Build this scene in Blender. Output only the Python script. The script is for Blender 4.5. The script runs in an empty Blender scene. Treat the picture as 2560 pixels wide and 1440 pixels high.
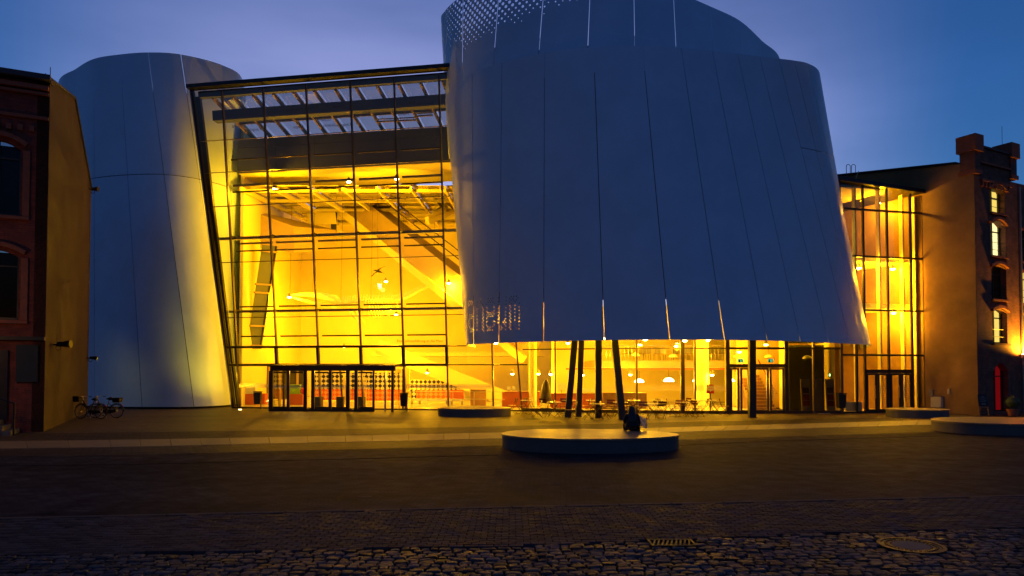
import bpy, math, random
from mathutils import Vector, Matrix
random.seed(7)
R = math.radians
scene = bpy.context.scene
COL = scene.collection

# ------------------------------------------------------------------ camera
F = 2560 * 24 / 36; TH = R(1.57); HY = 875.3; CZ = 2.4
cam_d = bpy.data.cameras.new('camera'); cam = bpy.data.objects.new('camera', cam_d); COL.objects.link(cam)
cam.location = (0, 0, CZ); cam.rotation_euler = (R(90) + TH, 0, 0)
cam_d.lens = 24; cam_d.sensor_width = 36; cam_d.sensor_fit = 'HORIZONTAL'
cam_d.shift_y = (HY - 720) / 2560; cam_d.clip_end = 3000; cam_d.clip_start = 0.1
scene.camera = cam

# ------------------------------------------------------------------ sky: dusk, the sun just under the horizon behind the hall
world = bpy.data.worlds.new('World'); scene.world = world; world.use_nodes = True
wn = world.node_tree; wn.nodes.clear()
SUN_AZ = R(-3)
sky = wn.nodes.new('ShaderNodeTexSky'); sky.sky_type = 'NISHITA'; sky.sun_disc = False
sky.sun_elevation = R(-0.5); sky.sun_rotation = SUN_AZ
sky.altitude = 0; sky.air_density = 1.0; sky.dust_density = 0.3; sky.ozone_density = 4.5
def wnode(t, **kw):
    n = wn.nodes.new(t)
    for k, v in kw.items(): setattr(n, k, v)
    return n
def wmath(op, a, b=None, c=None, clamp=False):
    n = wnode('ShaderNodeMath', operation=op, use_clamp=clamp)
    for i, v in enumerate((a, b, c)):
        if v is None: continue
        if isinstance(v, (int, float)): n.inputs[i].default_value = v
        else: wn.links.new(v, n.inputs[i])
    return n.outputs[0]
tint = wnode('ShaderNodeMix', data_type='RGBA', blend_type='MULTIPLY'); tint.inputs[0].default_value = 1; tint.inputs[7].default_value = (0.90, 1.08, 0.98, 1)
wn.links.new(sky.outputs[0], tint.inputs[6])
# twilight arch: lavender haze low over the place where the sun went down, broken into faint streaks
tc = wnode('ShaderNodeTexCoord'); sp = wnode('ShaderNodeSeparateXYZ'); wn.links.new(tc.outputs['Generated'], sp.inputs[0])
hl = wmath('SQRT', wmath('ADD', wmath('MULTIPLY', sp.outputs[0], sp.outputs[0]), wmath('MULTIPLY', sp.outputs[1], sp.outputs[1])))
ca = wmath('DIVIDE', wmath('ADD', wmath('MULTIPLY', sp.outputs[0], math.sin(SUN_AZ)), wmath('MULTIPLY', sp.outputs[1], math.cos(SUN_AZ))), hl)
def wrange(v, a, b, c, d, smooth=True):
    n = wnode('ShaderNodeMapRange', interpolation_type='SMOOTHSTEP' if smooth else 'LINEAR')
    for i, x in enumerate((a, b, c, d)): n.inputs[i + 1].default_value = x
    wn.links.new(v, n.inputs[0]); return n.outputs[0]
faz = wrange(ca, 0.79, 1.0, 0.0, 1.0); fel = wrange(sp.outputs[2], 0.15, 0.62, 1.0, 0.0)
mp = wnode('ShaderNodeMapping'); mp.inputs['Scale'].default_value = (1.3, 1.3, 5.5); mp.inputs['Rotation'].default_value = (0, R(14), 0)
nz = wnode('ShaderNodeTexNoise'); nz.inputs['Scale'].default_value = 1.7; nz.inputs['Detail'].default_value = 4
wn.links.new(tc.outputs['Generated'], mp.inputs[0]); wn.links.new(mp.outputs[0], nz.inputs['Vector'])
str_ = wrange(nz.outputs[0], 0.3, 0.7, 0.82, 1.18)
arch = wmath('MULTIPLY', wmath('MULTIPLY', faz, fel), str_)
hz = wnode('ShaderNodeMix', data_type='RGBA', blend_type='ADD'); hz.inputs[7].default_value = (0.63, 0.52, 0.70, 1)
wn.links.new(arch, hz.inputs[0]); wn.links.new(tint.outputs[2], hz.inputs[6])
cl = wnode('ShaderNodeMix', data_type='RGBA', blend_type='MULTIPLY'); cl.inputs[0].default_value = 1
wn.links.new(hz.outputs[2], cl.inputs[6]); wn.links.new(wrange(nz.outputs[0], 0.3, 0.7, 0.95, 1.05), cl.inputs[7])
bg = wnode('ShaderNodeBackground'); bg.inputs[1].default_value = 0.072
wn.links.new(cl.outputs[2], bg.inputs[0])
wo = wnode('ShaderNodeOutputWorld'); wn.links.new(bg.outputs[0], wo.inputs[0])
EXPOSURE = 3.2                     # a long exposure, as in the photograph
LIGHT_COL = (1.0, 0.46, 0.003)      # the warm lamps of the museum
K = 3.0 * 2 ** -EXPOSURE           # lamp powers below are given for exposure 0

vs = scene.view_settings
scene.display_settings.display_device = 'sRGB'
vs.view_transform = 'Standard'; vs.look = 'None'; vs.exposure = EXPOSURE; vs.gamma = 1.0; vs.use_curve_mapping = False
cy = scene.cycles
cy.use_denoising = True
try: cy.denoiser = 'OPENIMAGEDENOISE'
except Exception: pass
cy.max_bounces = 7; cy.diffuse_bounces = 4; cy.glossy_bounces = 3; cy.transmission_bounces = 4; cy.transparent_max_bounces = 24
cy.caustics_reflective = False; cy.caustics_refractive = False; cy.sample_clamp_indirect = 6.0
cy.use_adaptive_sampling = True; cy.adaptive_threshold = 0.01

# ------------------------------------------------------------------ geometry helpers
CAMV = Vector((0, 0, CZ))
def ray(px, py):
    u = (px - 1280) / F; v = (HY - py) / F
    return Vector((u, math.cos(TH) - v * math.sin(TH), math.sin(TH) + v * math.cos(TH)))
def P(px, py, Y):
    r = ray(px, py); return CAMV + r * (Y / r.y)
def G(px, py, z=0.0):
    r = ray(px, py); return CAMV + r * ((z - CZ) / r.z)
def PL(px, py, p0, n):
    r = ray(px, py); return CAMV + r * ((Vector(p0) - CAMV).dot(n) / r.dot(n))
def XY(px, D, z=0.0):                      # plan position of an image column at distance D
    # account for the small pitch at height z
    v = 0
    dz = z - CZ
    depth = D * math.cos(TH) + dz * math.sin(TH)
    return Vector(((px - 1280) / F * depth, D, z))
Z = Vector((0, 0, 1))

ORIG = {}
def tag(o, label=None, cat=None, group=None, kind=None):
    if label: o['label'] = label
    if cat: o['category'] = cat
    if group: o['group'] = group
    if kind: o['kind'] = kind
    return o
def empty(name, loc=(0, 0, 0), label=None, cat=None, group=None):
    o = bpy.data.objects.new(name, None); COL.objects.link(o); o.location = loc; o.empty_display_size = 0.2
    ORIG[o] = Vector(loc)
    return tag(o, label, cat, group)
def link_mesh(name, me, mat, parent=None, loc=None):
    o = bpy.data.objects.new(name, me); COL.objects.link(o)
    if mat and not me.materials: me.materials.append(mat)
    if parent: o.parent = parent; ORIG[o] = ORIG[parent]
    if loc is not None: o.location = loc
    return o

class MB:
    def __init__(s): s.v = []; s.f = []; s.m = []; s.mi = 0
    def quad(s, *ps):
        b = len(s.v); s.v += [Vector(p) for p in ps]; s.f.append(tuple(range(b, b + len(ps)))); s.m.append(s.mi); return s
    def hexa(s, p):      # 8 corners: bottom 0-3, top 4-7
        b = len(s.v); s.v += [Vector(q) for q in p]
        for q in ((3, 2, 1, 0), (4, 5, 6, 7), (0, 1, 5, 4), (1, 2, 6, 5), (2, 3, 7, 6), (3, 0, 4, 7)):
            s.f.append(tuple(b + i for i in q)); s.m.append(s.mi)
        return s
    def box(s, c, size, M=None):
        x, y, z = [d / 2 for d in size]; c = Vector(c)
        pts = [Vector(q) for q in ((-x, -y, -z), (x, -y, -z), (x, y, -z), (-x, y, -z), (-x, -y, z), (x, -y, z), (x, y, z), (-x, y, z))]
        if M is not None: pts = [M @ q for q in pts]
        return s.hexa([c + q for q in pts])
    def bar(s, p, q, w, h, up=Z):    # rectangular section, w across, h along up
        p = Vector(p); q = Vector(q); d = (q - p).normalized()
        a = d.cross(up)
        if a.length < 1e-4: a = d.cross(Vector((0, 1, 0)))
        a.normalize(); b = a.cross(d).normalized()
        a *= w / 2; b *= h / 2
        return s.hexa([p - a - b, p + a - b, q + a - b, q - a - b, p - a + b, p + a + b, q + a + b, q - a + b])
    def tube(s, pts, r, n=8, caps=True):
        pts = [Vector(p) for p in pts]; rs = r if isinstance(r, (list, tuple)) else [r] * len(pts)
        rings = []
        ref = None
        for i, p in enumerate(pts):
            d = (pts[min(i + 1, len(pts) - 1)] - pts[max(i - 1, 0)]).normalized()
            if ref is None: ref = d.orthogonal().normalized()
            a = (ref - d * ref.dot(d))
            if a.length < 1e-5: a = d.orthogonal()
            a.normalize(); ref = a; b = d.cross(a)
            base = len(s.v)
            for k in range(n):
                t = 2 * math.pi * k / n; s.v.append(p + (a * math.cos(t) + b * math.sin(t)) * rs[i])
            rings.append(base)
        for i in range(len(pts) - 1):
            for k in range(n):
                k2 = (k + 1) % n; s.f.append((rings[i] + k, rings[i] + k2, rings[i + 1] + k2, rings[i + 1] + k)); s.m.append(s.mi)
        if caps:
            s.f.append(tuple(rings[0] + k for k in range(n))[::-1]); s.m.append(s.mi)
            s.f.append(tuple(rings[-1] + k for k in range(n))); s.m.append(s.mi)
        return s
    def lathe(s, c, prof, n=20):     # prof: (r, z)
        c = Vector(c); rings = []
        for r, z in prof:
            base = len(s.v); rings.append(base)
            for k in range(n):
                t = 2 * math.pi * k / n; s.v.append(c + Vector((r * math.cos(t), r * math.sin(t), z)))
        for i in range(len(prof) - 1):
            for k in range(n):
                k2 = (k + 1) % n; s.f.append((rings[i] + k, rings[i] + k2, rings[i + 1] + k2, rings[i + 1] + k)); s.m.append(s.mi)
        s.f.append(tuple(rings[0] + k for k in range(n))[::-1]); s.m.append(s.mi)
        s.f.append(tuple(rings[-1] + k for k in range(n))); s.m.append(s.mi)
        return s
    def torus(s, c, axis, r, rr, n=24, m=6, a0=0, a1=2 * math.pi):
        axis = Vector(axis).normalized(); a = axis.orthogonal().normalized()
        if abs(axis.z) < .9: a = (Z - axis * Z.dot(axis)).normalized()
        b = axis.cross(a)
        full = abs(a1 - a0) > 6.28
        pts = [Vector(c) + (a * math.cos(a0 + (a1 - a0) * k / n) + b * math.sin(a0 + (a1 - a0) * k / n)) * r for k in range(n + 1)]
        return s.tube(pts, rr, m, not full)
    def prism(s, outline, vec):       # outline: planar list of points, extruded by vec
        n = len(outline); b = len(s.v); vec = Vector(vec)
        s.v += [Vector(p) for p in outline] + [Vector(p) + vec for p in outline]
        s.f.append(tuple(range(b, b + n))[::-1]); s.m.append(s.mi)
        s.f.append(tuple(range(b + n, b + 2 * n))); s.m.append(s.mi)
        for i in range(n):
            j = (i + 1) % n; s.f.append((b + i, b + j, b + n + j, b + n + i)); s.m.append(s.mi)
        return s
    def mesh(s, name, off=Vector((0, 0, 0)), smooth=False):
        me = bpy.data.meshes.new(name); me.from_pydata([tuple(v - off) for v in s.v], [], s.f); me.update()
        if smooth:
            me.polygons.foreach_set('use_smooth', [True] * len(me.polygons))
        return me
    def build(s, name, mat, parent=None, smooth=False, fix=True):
        import bmesh
        if parent is None:
            lo = Vector((min(v.x for v in s.v), min(v.y for v in s.v), min(v.z for v in s.v))); hi = Vector((max(v.x for v in s.v), max(v.y for v in s.v), 0))
            off = Vector(((lo.x + hi.x) / 2, (lo.y + hi.y) / 2, lo.z))
        else: off = ORIG[parent]
        me = s.mesh(name, off, smooth)
        if fix:
            bm = bmesh.new(); bm.from_mesh(me); bmesh.ops.recalc_face_normals(bm, faces=bm.faces); bm.to_mesh(me); bm.free()
        mats = mat if isinstance(mat, (list, tuple)) else [mat]
        for m in mats: me.materials.append(m)
        if len(mats) > 1: me.polygons.foreach_set('material_index', s.m)
        o = link_mesh(name, me, None, parent)
        if parent is None: o.location = off; ORIG[o] = off
        return o
def bevel(o, w, seg=2):
    m = o.modifiers.new('bevel', 'BEVEL'); m.width = w; m.segments = seg; m.limit_method = 'ANGLE'; return o
def smooth_angle(o, ang=40):
    o.data.polygons.foreach_set('use_smooth', [True] * len(o.data.polygons))
    import bmesh
    bm = bmesh.new(); bm.from_mesh(o.data)
    for e in bm.edges:
        if len(e.link_faces) == 2 and e.calc_face_angle(0) > R(ang): e.smooth = False
    bm.to_mesh(o.data); bm.free(); return o
def part(name, mat, parent, fn, **kw):
    m = MB(); fn(m); return m.build(name, mat, parent, **kw)
def copy_tree(o, parent=None):
    c = o.copy(); COL.objects.link(c); c.parent = parent
    ORIG[c] = ORIG.get(o)
    for ch in o.children: copy_tree(ch, c)
    return c
def catmull(pts, t):
    n = len(pts); i = max(0, min(n - 2, int(math.floor(t)))); u = t - i
    p1, p2 = pts[i], pts[i + 1]; p0 = pts[i - 1] if i > 0 else p1 * 2 - p2; p3 = pts[i + 2] if i + 2 < n else p2 * 2 - p1
    return 0.5 * ((2 * p1) + (p2 - p0) * u + (2 * p0 - 5 * p1 + 4 * p2 - p3) * u * u + (3 * p1 - p0 - 3 * p2 + p3) * u ** 3)

# ------------------------------------------------------------------ materials
def new_mat(name):
    m = bpy.data.materials.new(name); m.use_nodes = True; return m, m.node_tree, m.node_tree.nodes['Principled BSDF']
def mat(name, col, rough=0.6, metal=0.0, var=0.0, vscale=3.0, bump=0.0, bscale=40.0, spec=0.5, stretch=None):
    m, nt, b = new_mat(name)
    b.inputs['Base Color'].default_value = (*col, 1); b.inputs['Roughness'].default_value = rough
    b.inputs['Metallic'].default_value = metal; b.inputs['Specular IOR Level'].default_value = spec
    if var or bump:
        tc = nt.nodes.new('ShaderNodeTexCoord'); vec = tc.outputs['Object']
        if stretch:
            mp = nt.nodes.new('ShaderNodeMapping'); mp.inputs['Scale'].default_value = stretch; nt.links.new(vec, mp.inputs[0]); vec = mp.outputs[0]
        if var:
            n = nt.nodes.new('ShaderNodeTexNoise'); n.inputs['Scale'].default_value = vscale; n.inputs['Detail'].default_value = 6; n.inputs['Roughness'].default_value = 0.62
            nt.links.new(vec, n.inputs['Vector'])
            mr = nt.nodes.new('ShaderNodeMapRange'); mr.inputs[1].default_value = 0.3; mr.inputs[2].default_value = 0.7; mr.inputs[3].default_value = 1 - var; mr.inputs[4].default_value = 1 + var
            nt.links.new(n.outputs[0], mr.inputs[0])
            mx = nt.nodes.new('ShaderNodeMix'); mx.data_type = 'RGBA'; mx.blend_type = 'MULTIPLY'; mx.inputs[0].default_value = 1
            mx.inputs[6].default_value = (*col, 1); nt.links.new(mr.outputs[0], mx.inputs[7]); nt.links.new(mx.outputs[2], b.inputs['Base Color'])
            mr2 = nt.nodes.new('ShaderNodeMapRange'); mr2.inputs[1].default_value = 0.3; mr2.inputs[2].default_value = 0.7; mr2.inputs[3].default_value = max(.03, rough - .1 * var / .2); mr2.inputs[4].default_value = min(1, rough + .1 * var / .2)
            nt.links.new(n.outputs[0], mr2.inputs[0]); nt.links.new(mr2.outputs[0], b.inputs['Roughness'])
        if bump:
            n2 = nt.nodes.new('ShaderNodeTexNoise'); n2.inputs['Scale'].default_value = bscale; n2.inputs['Detail'].default_value = 4; nt.links.new(vec, n2.inputs['Vector'])
            bp = nt.nodes.new('ShaderNodeBump'); bp.inputs['Strength'].default_value = bump; bp.inputs['Distance'].default_value = 0.02
            nt.links.new(n2.outputs[0], bp.inputs['Height']); nt.links.new(bp.outputs[0], b.inputs['Normal'])
    return m
def emit(name, col, strength, base=(0.8, 0.8, 0.8)):
    m, nt, b = new_mat(name); b.inputs['Base Color'].default_value = (*base, 1)
    b.inputs['Emission Color'].default_value = (*col, 1); b.inputs['Emission Strength'].default_value = strength * K; return m
def glass(name, tintc=(0.93, 0.95, 0.94), ior=1.5, boost=1.6):
    m = bpy.data.materials.new(name); m.use_nodes = True; nt = m.node_tree; nt.nodes.clear()
    t = nt.nodes.new('ShaderNodeBsdfTransparent'); t.inputs[0].default_value = (*tintc, 1)
    g = nt.nodes.new('ShaderNodeBsdfGlossy'); g.inputs['Roughness'].default_value = 0.02
    fr = nt.nodes.new('ShaderNodeFresnel'); fr.inputs[0].default_value = ior
    mu = nt.nodes.new('ShaderNodeMath'); mu.operation = 'MULTIPLY'; mu.inputs[1].default_value = boost; mu.use_clamp = True
    mx = nt.nodes.new('ShaderNodeMixShader'); o = nt.nodes.new('ShaderNodeOutputMaterial')
    nt.links.new(fr.outputs[0], mu.inputs[0]); nt.links.new(mu.outputs[0], mx.inputs[0]); nt.links.new(t.outputs[0], mx.inputs[1]); nt.links.new(g.outputs[0], mx.inputs[2]); nt.links.new(mx.outputs[0], o.inputs[0])
    return m
def brick_mat(name, c1, c2, mortar, w=0.25, h=0.075, rot=0.0, plane='XZ', rough=0.85, bump=0.6, gap=0.012, var=0.35, offset=0.5):
    """masonry laid in metres; the mapping turns the chosen plane into the texture's u, v"""
    m, nt, b = new_mat(name); tc = nt.nodes.new('ShaderNodeTexCoord')
    mp = nt.nodes.new('ShaderNodeMapping'); mp.vector_type = 'POINT'; mp.inputs['Rotation'].default_value = (0, 0, -rot)
    nt.links.new(tc.outputs['Object'], mp.inputs[0])
    sx = nt.nodes.new('ShaderNodeSeparateXYZ'); cx = nt.nodes.new('ShaderNodeCombineXYZ'); nt.links.new(mp.outputs[0], sx.inputs[0])
    i, j = {'XZ': (0, 2), 'XY': (0, 1), 'YZ': (1, 2)}[plane]
    nt.links.new(sx.outputs[i], cx.inputs[0]); nt.links.new(sx.outputs[j], cx.inputs[1])
    # slight waviness so that courses are not ruled
    wz = nt.nodes.new('ShaderNodeTexNoise'); wz.inputs['Scale'].default_value = 1.3; wz.inputs['Detail'].default_value = 2; nt.links.new(cx.outputs[0], wz.inputs['Vector'])
    sc_ = nt.nodes.new('ShaderNodeVectorMath'); sc_.operation = 'SCALE'; sc_.inputs[3].default_value = 0.06; nt.links.new(wz.outputs[1], sc_.inputs[0])
    ad = nt.nodes.new('ShaderNodeVectorMath'); nt.links.new(cx.outputs[0], ad.inputs[0]); nt.links.new(sc_.outputs[0], ad.inputs[1])
    bt = nt.nodes.new('ShaderNodeTexBrick'); bt.inputs['Scale'].default_value = 1.0; bt.inputs['Brick Width'].default_value = w; bt.inputs['Row Height'].default_value = h
    bt.inputs['Mortar Size'].default_value = gap / 2; bt.inputs['Mortar Smooth'].default_value = 0.2; bt.inputs['Bias'].default_value = -0.2
    bt.inputs['Color1'].default_value = (*c1, 1); bt.inputs['Color2'].default_value = (*c2, 1); bt.inputs['Mortar'].default_value = (*mortar, 1); bt.offset = offset
    nt.links.new(ad.outputs[0], bt.inputs['Vector'])
    n = nt.nodes.new('ShaderNodeTexNoise'); n.inputs['Scale'].default_value = 2.2; n.inputs['Detail'].default_value = 7; nt.links.new(tc.outputs['Object'], n.inputs['Vector'])
    mr = nt.nodes.new('ShaderNodeMapRange'); mr.inputs[1].default_value = 0.3; mr.inputs[2].default_value = 0.7; mr.inputs[3].default_value = 1 - var; mr.inputs[4].default_value = 1 + var; nt.links.new(n.outputs[0], mr.inputs[0])
    mx = nt.nodes.new('ShaderNodeMix'); mx.data_type = 'RGBA'; mx.blend_type = 'MULTIPLY'; mx.inputs[0].default_value = 1
    nt.links.new(bt.outputs[0], mx.inputs[6]); nt.links.new(mr.outputs[0], mx.inputs[7]); nt.links.new(mx.outputs[2], b.inputs['Base Color'])
    b.inputs['Roughness'].default_value = rough
    n2 = nt.nodes.new('ShaderNodeTexNoise'); n2.inputs['Scale'].default_value = 30; nt.links.new(tc.outputs['Object'], n2.inputs['Vector'])
    su = nt.nodes.new('ShaderNodeMath'); su.operation = 'MULTIPLY_ADD'; su.inputs[1].default_value = 0.4; nt.links.new(n2.outputs[0], su.inputs[0])
    inv = nt.nodes.new('ShaderNodeMath'); inv.operation = 'SUBTRACT'; inv.inputs[0].default_value = 1; nt.links.new(bt.outputs[1], inv.inputs[1]); nt.links.new(inv.outputs[0], su.inputs[2])
    bp = nt.nodes.new('ShaderNodeBump'); bp.inputs['Strength'].default_value = bump; bp.inputs['Distance'].default_value = 0.012; nt.links.new(su.outputs[0], bp.inputs['Height']); nt.links.new(bp.outputs[0], b.inputs['Normal'])
    return m
def checker_mat(name, c1, c2, s, plane=('X', 'Z'), alpha2=False):
    """flat diamond print; with alpha2 the second colour is clear"""
    m, nt, b = new_mat(name); tc = nt.nodes.new('ShaderNodeTexCoord'); sp = nt.nodes.new('ShaderNodeSeparateXYZ'); nt.links.new(tc.outputs['Object'], sp.inputs[0])
    u = sp.outputs['XYZ'.index(plane[0])]; v = sp.outputs['XYZ'.index(plane[1])]
    a = nt.nodes.new('ShaderNodeMath'); a.operation = 'ADD'; nt.links.new(u, a.inputs[0]); nt.links.new(v, a.inputs[1])
    d = nt.nodes.new('ShaderNodeMath'); d.operation = 'SUBTRACT'; nt.links.new(u, d.inputs[0]); nt.links.new(v, d.inputs[1])
    cx = nt.nodes.new('ShaderNodeCombineXYZ'); nt.links.new(a.outputs[0], cx.inputs[0]); nt.links.new(d.outputs[0], cx.inputs[1]); cx.inputs[2].default_value = 0.011
    ck = nt.nodes.new('ShaderNodeTexChecker'); ck.inputs['Scale'].default_value = 1 / s; ck.inputs['Color1'].default_value = (*c1, 1); ck.inputs['Color2'].default_value = (*c2, 1); nt.links.new(cx.outputs[0], ck.inputs['Vector'])
    nt.links.new(ck.outputs[0], b.inputs['Base Color']); b.inputs['Roughness'].default_value = 0.5
    if alpha2: nt.links.new(ck.outputs[1], b.inputs['Alpha'])
    return m

M = {}
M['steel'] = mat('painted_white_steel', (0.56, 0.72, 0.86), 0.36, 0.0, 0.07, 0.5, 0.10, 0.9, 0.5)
M['core'] = mat('dark_membrane', (0.02, 0.02, 0.022), 0.9)
M['frame'] = mat('dark_bronze_frame', (0.035, 0.022, 0.014), 0.4, 0.3, 0.15, 4)
M['mull'] = mat('bronze_mullion', (0.10, 0.065, 0.04), 0.4, 0.4, 0.15, 4)
M['greysteel'] = mat('grey_painted_steel', (0.28, 0.25, 0.22), 0.5, 0.1, 0.1, 3)
M['glass'] = glass('window_glass')
M['glass_roof'] = glass('roof_glass', (0.97, 0.97, 0.97), 1.35, 0.6)
M['skylight'] = glass('tinted_skylight', (0.10, 0.085, 0.07), 1.5, 5.0)
M['glass_dark'] = glass('dark_window_glass', (0.30, 0.31, 0.32), 1.45, 0.5)
M['plaster'] = mat('interior_plaster', (0.80, 0.69, 0.30), 0.8, 0, 0.05, 0.5)
M['plaster_tan'] = mat('tan_board', (0.42, 0.30, 0.18), 0.7, 0, 0.1, 1.0)
M['floor'] = mat('polished_floor', (0.45, 0.42, 0.37), 0.25, 0, 0.1, 1.2)
M['spandrel'] = mat('grey_spandrel_panel', (0.085, 0.10, 0.155), 0.55, 0, 0.12, 0.6)
M['black'] = mat('black_metal', (0.012, 0.011, 0.011), 0.45, 0.2, 0.2, 5)
M['column'] = mat('black_column_paint', (0.014, 0.012, 0.011), 0.5, 0.0, 0.2, 3, 0.1, 20)
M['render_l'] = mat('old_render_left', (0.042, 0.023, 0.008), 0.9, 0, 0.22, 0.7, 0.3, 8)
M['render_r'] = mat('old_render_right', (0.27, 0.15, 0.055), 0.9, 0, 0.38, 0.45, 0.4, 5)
M['chairleg'] = mat('dark_red_tube', (0.05, 0.012, 0.012), 0.4, 0.3, 0.15, 6)
M['stone_top_lit'] = mat('lit_concrete_top', (0.15, 0.125, 0.09), 0.42, 0, 0.2, 1.6, 0.12, 30)  # seat tops paler, warmer and smoother than the sides, carrying the hall's glow
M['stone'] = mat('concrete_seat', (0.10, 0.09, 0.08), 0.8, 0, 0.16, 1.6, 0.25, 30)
M['wood'] = mat('oiled_wood', (0.22, 0.11, 0.045), 0.55, 0, 0.3, 3, 0.1, 30, stretch=(1, 8, 1))
M['orange'] = mat('orange_laminate', (0.55, 0.12, 0.03), 0.5, 0, 0.06, 2)
M['green'] = mat('lime_laminate', (0.28, 0.5, 0.03), 0.5, 0, 0.06, 2)
M['redchair'] = mat('dark_red_lacquer', (0.085, 0.006, 0.011), 0.35, 0, 0.15, 6)
M['silver'] = mat('brushed_steel', (0.45, 0.43, 0.40), 0.32, 0.9, 0.1, 8)
M['tabletop'] = mat('table_laminate', (0.55, 0.50, 0.42), 0.28, 0, 0.1, 4)
M['bone'] = mat('whale_bone', (0.80, 0.72, 0.52), 0.6, 0, 0.15, 4)
M['white'] = mat('white_enamel', (0.78, 0.77, 0.72), 0.45, 0, 0.05, 3)
M['cream'] = mat('cream_metal_box', (0.60, 0.55, 0.40), 0.5, 0, 0.08, 3)
M['lamp'] = emit('lit_lamp', (1.0, 0.80, 0.30), 18)
M['globe'] = emit('lit_shade', (1.0, 0.82, 0.36), 2.6)
M['lampdim'] = mat('unlit_shade', (0.75, 0.70, 0.55), 0.5)
M['exit'] = emit('exit_sign_green', (0.15, 1.0, 0.55), .35, (0.05, 0.3, 0.15))
M['winlit'] = emit('lit_room', (1.0, 0.72, 0.14), 0.42, (0.6, 0.5, 0.3))
M['winwhite'] = emit('lit_curtain', (1.0, 0.84, 0.36), 0.62, (0.8, 0.8, 0.7))
M['winred'] = emit('red_lit_room', (1.0, 0.01, 0.02), 0.055, (0.5, 0.05, 0.05))
M['skin'] = mat('skin', (0.45, 0.25, 0.17), 0.55)
M['hair'] = mat('dark_brown_hair', (0.02, 0.011, 0.006), 0.5, 0, 0.3, 40, 0.4, 120, stretch=(1, 1, .1))
M['coat'] = mat('black_coat', (0.012, 0.012, 0.014), 0.85, 0, 0.2, 12, 0.3, 60)
M['paper'] = mat('white_paper', (0.75, 0.75, 0.76), 0.7)
_nt = M['paper'].node_tree; _tr = _nt.nodes.new('ShaderNodeBsdfTranslucent'); _tr.inputs[0].default_value = (.7, .7, .7, 1); _mx = _nt.nodes.new('ShaderNodeMixShader'); _mx.inputs[0].default_value = .45
_nt.links.new(_nt.nodes['Principled BSDF'].outputs[0], _mx.inputs[1]); _nt.links.new(_tr.outputs[0], _mx.inputs[2]); _nt.links.new(_mx.outputs[0], _nt.nodes['Material Output'].inputs[0])
M['leaf'] = mat('box_leaf', (0.035, 0.06, 0.018), 0.6, 0, 0.4, 9)
M['pot'] = mat('terracotta', (0.30, 0.09, 0.04), 0.8, 0, 0.2, 6)
M['board'] = mat('blackboard', (0.02, 0.022, 0.02), 0.7, 0, 0.2, 6)
M['chalk'] = mat('chalk', (0.6, 0.6, 0.58), 0.9)
M['rubber'] = mat('rubber', (0.015, 0.015, 0.015), 0.7)
M['iron'] = mat('cast_iron', (0.03, 0.025, 0.022), 0.55, 0.15, 0.25, 8, 0.3, 40)
M['roof'] = mat('roof_felt', (0.05, 0.05, 0.055), 0.8, 0, 0.2, 2)
M['signred'] = mat('red_sign', (0.7, 0.02, 0.02), 0.4)
M['frit'] = checker_mat('diamond_frit', (0.75, 0.62, 0.35), (0.75, 0.62, 0.35), 0.09, alpha2=True)
M['diamond'] = checker_mat('black_white_diamond_print', (0.015, 0.012, 0.01), (0.75, 0.7, 0.6), 0.33)
M['diamond_o'] = checker_mat('orange_diamond_print', (0.6, 0.10, 0.02), (0.7, 0.32, 0.14), 0.33)
M['dark_room'] = mat('dark_olive_wall', (0.055, 0.05, 0.028), 0.7, 0, 0.15, 1)

def light(name, kind, loc, energy, parent, col=LIGHT_COL, size=0.4, rot=None, spot=None, blend=0.6):
    d = bpy.data.lights.new(name, kind); d.energy = energy * K; d.color = col
    if kind == 'AREA': d.shape = 'DISK'; d.size = size
    elif kind in ('POINT', 'SPOT'): d.shadow_soft_size = size
    if kind == 'SPOT': d.spot_size = spot or R(90); d.spot_blend = blend
    o = bpy.data.objects.new(name, d); COL.objects.link(o)
    if parent: o.parent = parent; o.location = Vector(loc) - ORIG[parent]
    else: o.location = loc
    if rot: o.rotation_euler = rot
    return o
def aim(o, target):
    p = o.location + (ORIG[o.parent] if o.parent else Vector((0, 0, 0)))
    o.rotation_euler = (Vector(target) - p).to_track_quat('-Z', 'Y').to_euler()
ORD = ['first', 'second', 'third', 'fourth', 'fifth', 'sixth', 'seventh', 'eighth', 'ninth', 'tenth', 'eleventh', 'twelfth', 'thirteenth', 'fourteenth', 'fifteenth', 'sixteenth', 'seventeenth', 'eighteenth', 'nineteenth', 'twentieth']
# ================================================================== ground
M['asphalt'] = mat('ground_sheet', (0.045, 0.042, 0.042), 0.85, 0, 0.25, 0.8, 0.3, 30)
M['pave_far'] = brick_mat('far_clinker', (0.044, 0.038, 0.043), (0.031, 0.027, 0.032), (0.017, 0.015, 0.017), 0.22, 0.11, R(-4), 'XY', 0.72, 0.5, 0.016, 0.45)
M['mosaic'] = brick_mat('small_setts', (0.10, 0.072, 0.042), (0.065, 0.046, 0.03), (0.026, 0.02, 0.014), 0.11, 0.10, R(-8), 'XY', 0.55, 0.9, 0.016, 0.3, 0.37)
M['cobble_far'] = brick_mat('far_setts', (0.06, 0.046, 0.042), (0.04, 0.031, 0.03), (0.018, 0.015, 0.014), 0.22, 0.16, R(-6), 'XY', 0.6, 1.0, 0.022, 0.35, 0.4)
M['paver'] = mat('clinker_paver', (0.052, 0.045, 0.050), 0.75, 0, 0.35, 2.5, 0.4, 45)
M['sett'] = mat('granite_sett', (0.07, 0.06, 0.062), 0.55, 0, 0.4, 3.5, 0.6, 28)
M['slab'] = mat('granite_slab', (0.13, 0.098, 0.065), 0.6, 0, 0.18, 1.4, 0.3, 30)
M['kerb'] = mat('worn_kerb_stone', (0.085, 0.07, 0.065), 0.8, 0, 0.2, 3)
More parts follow.
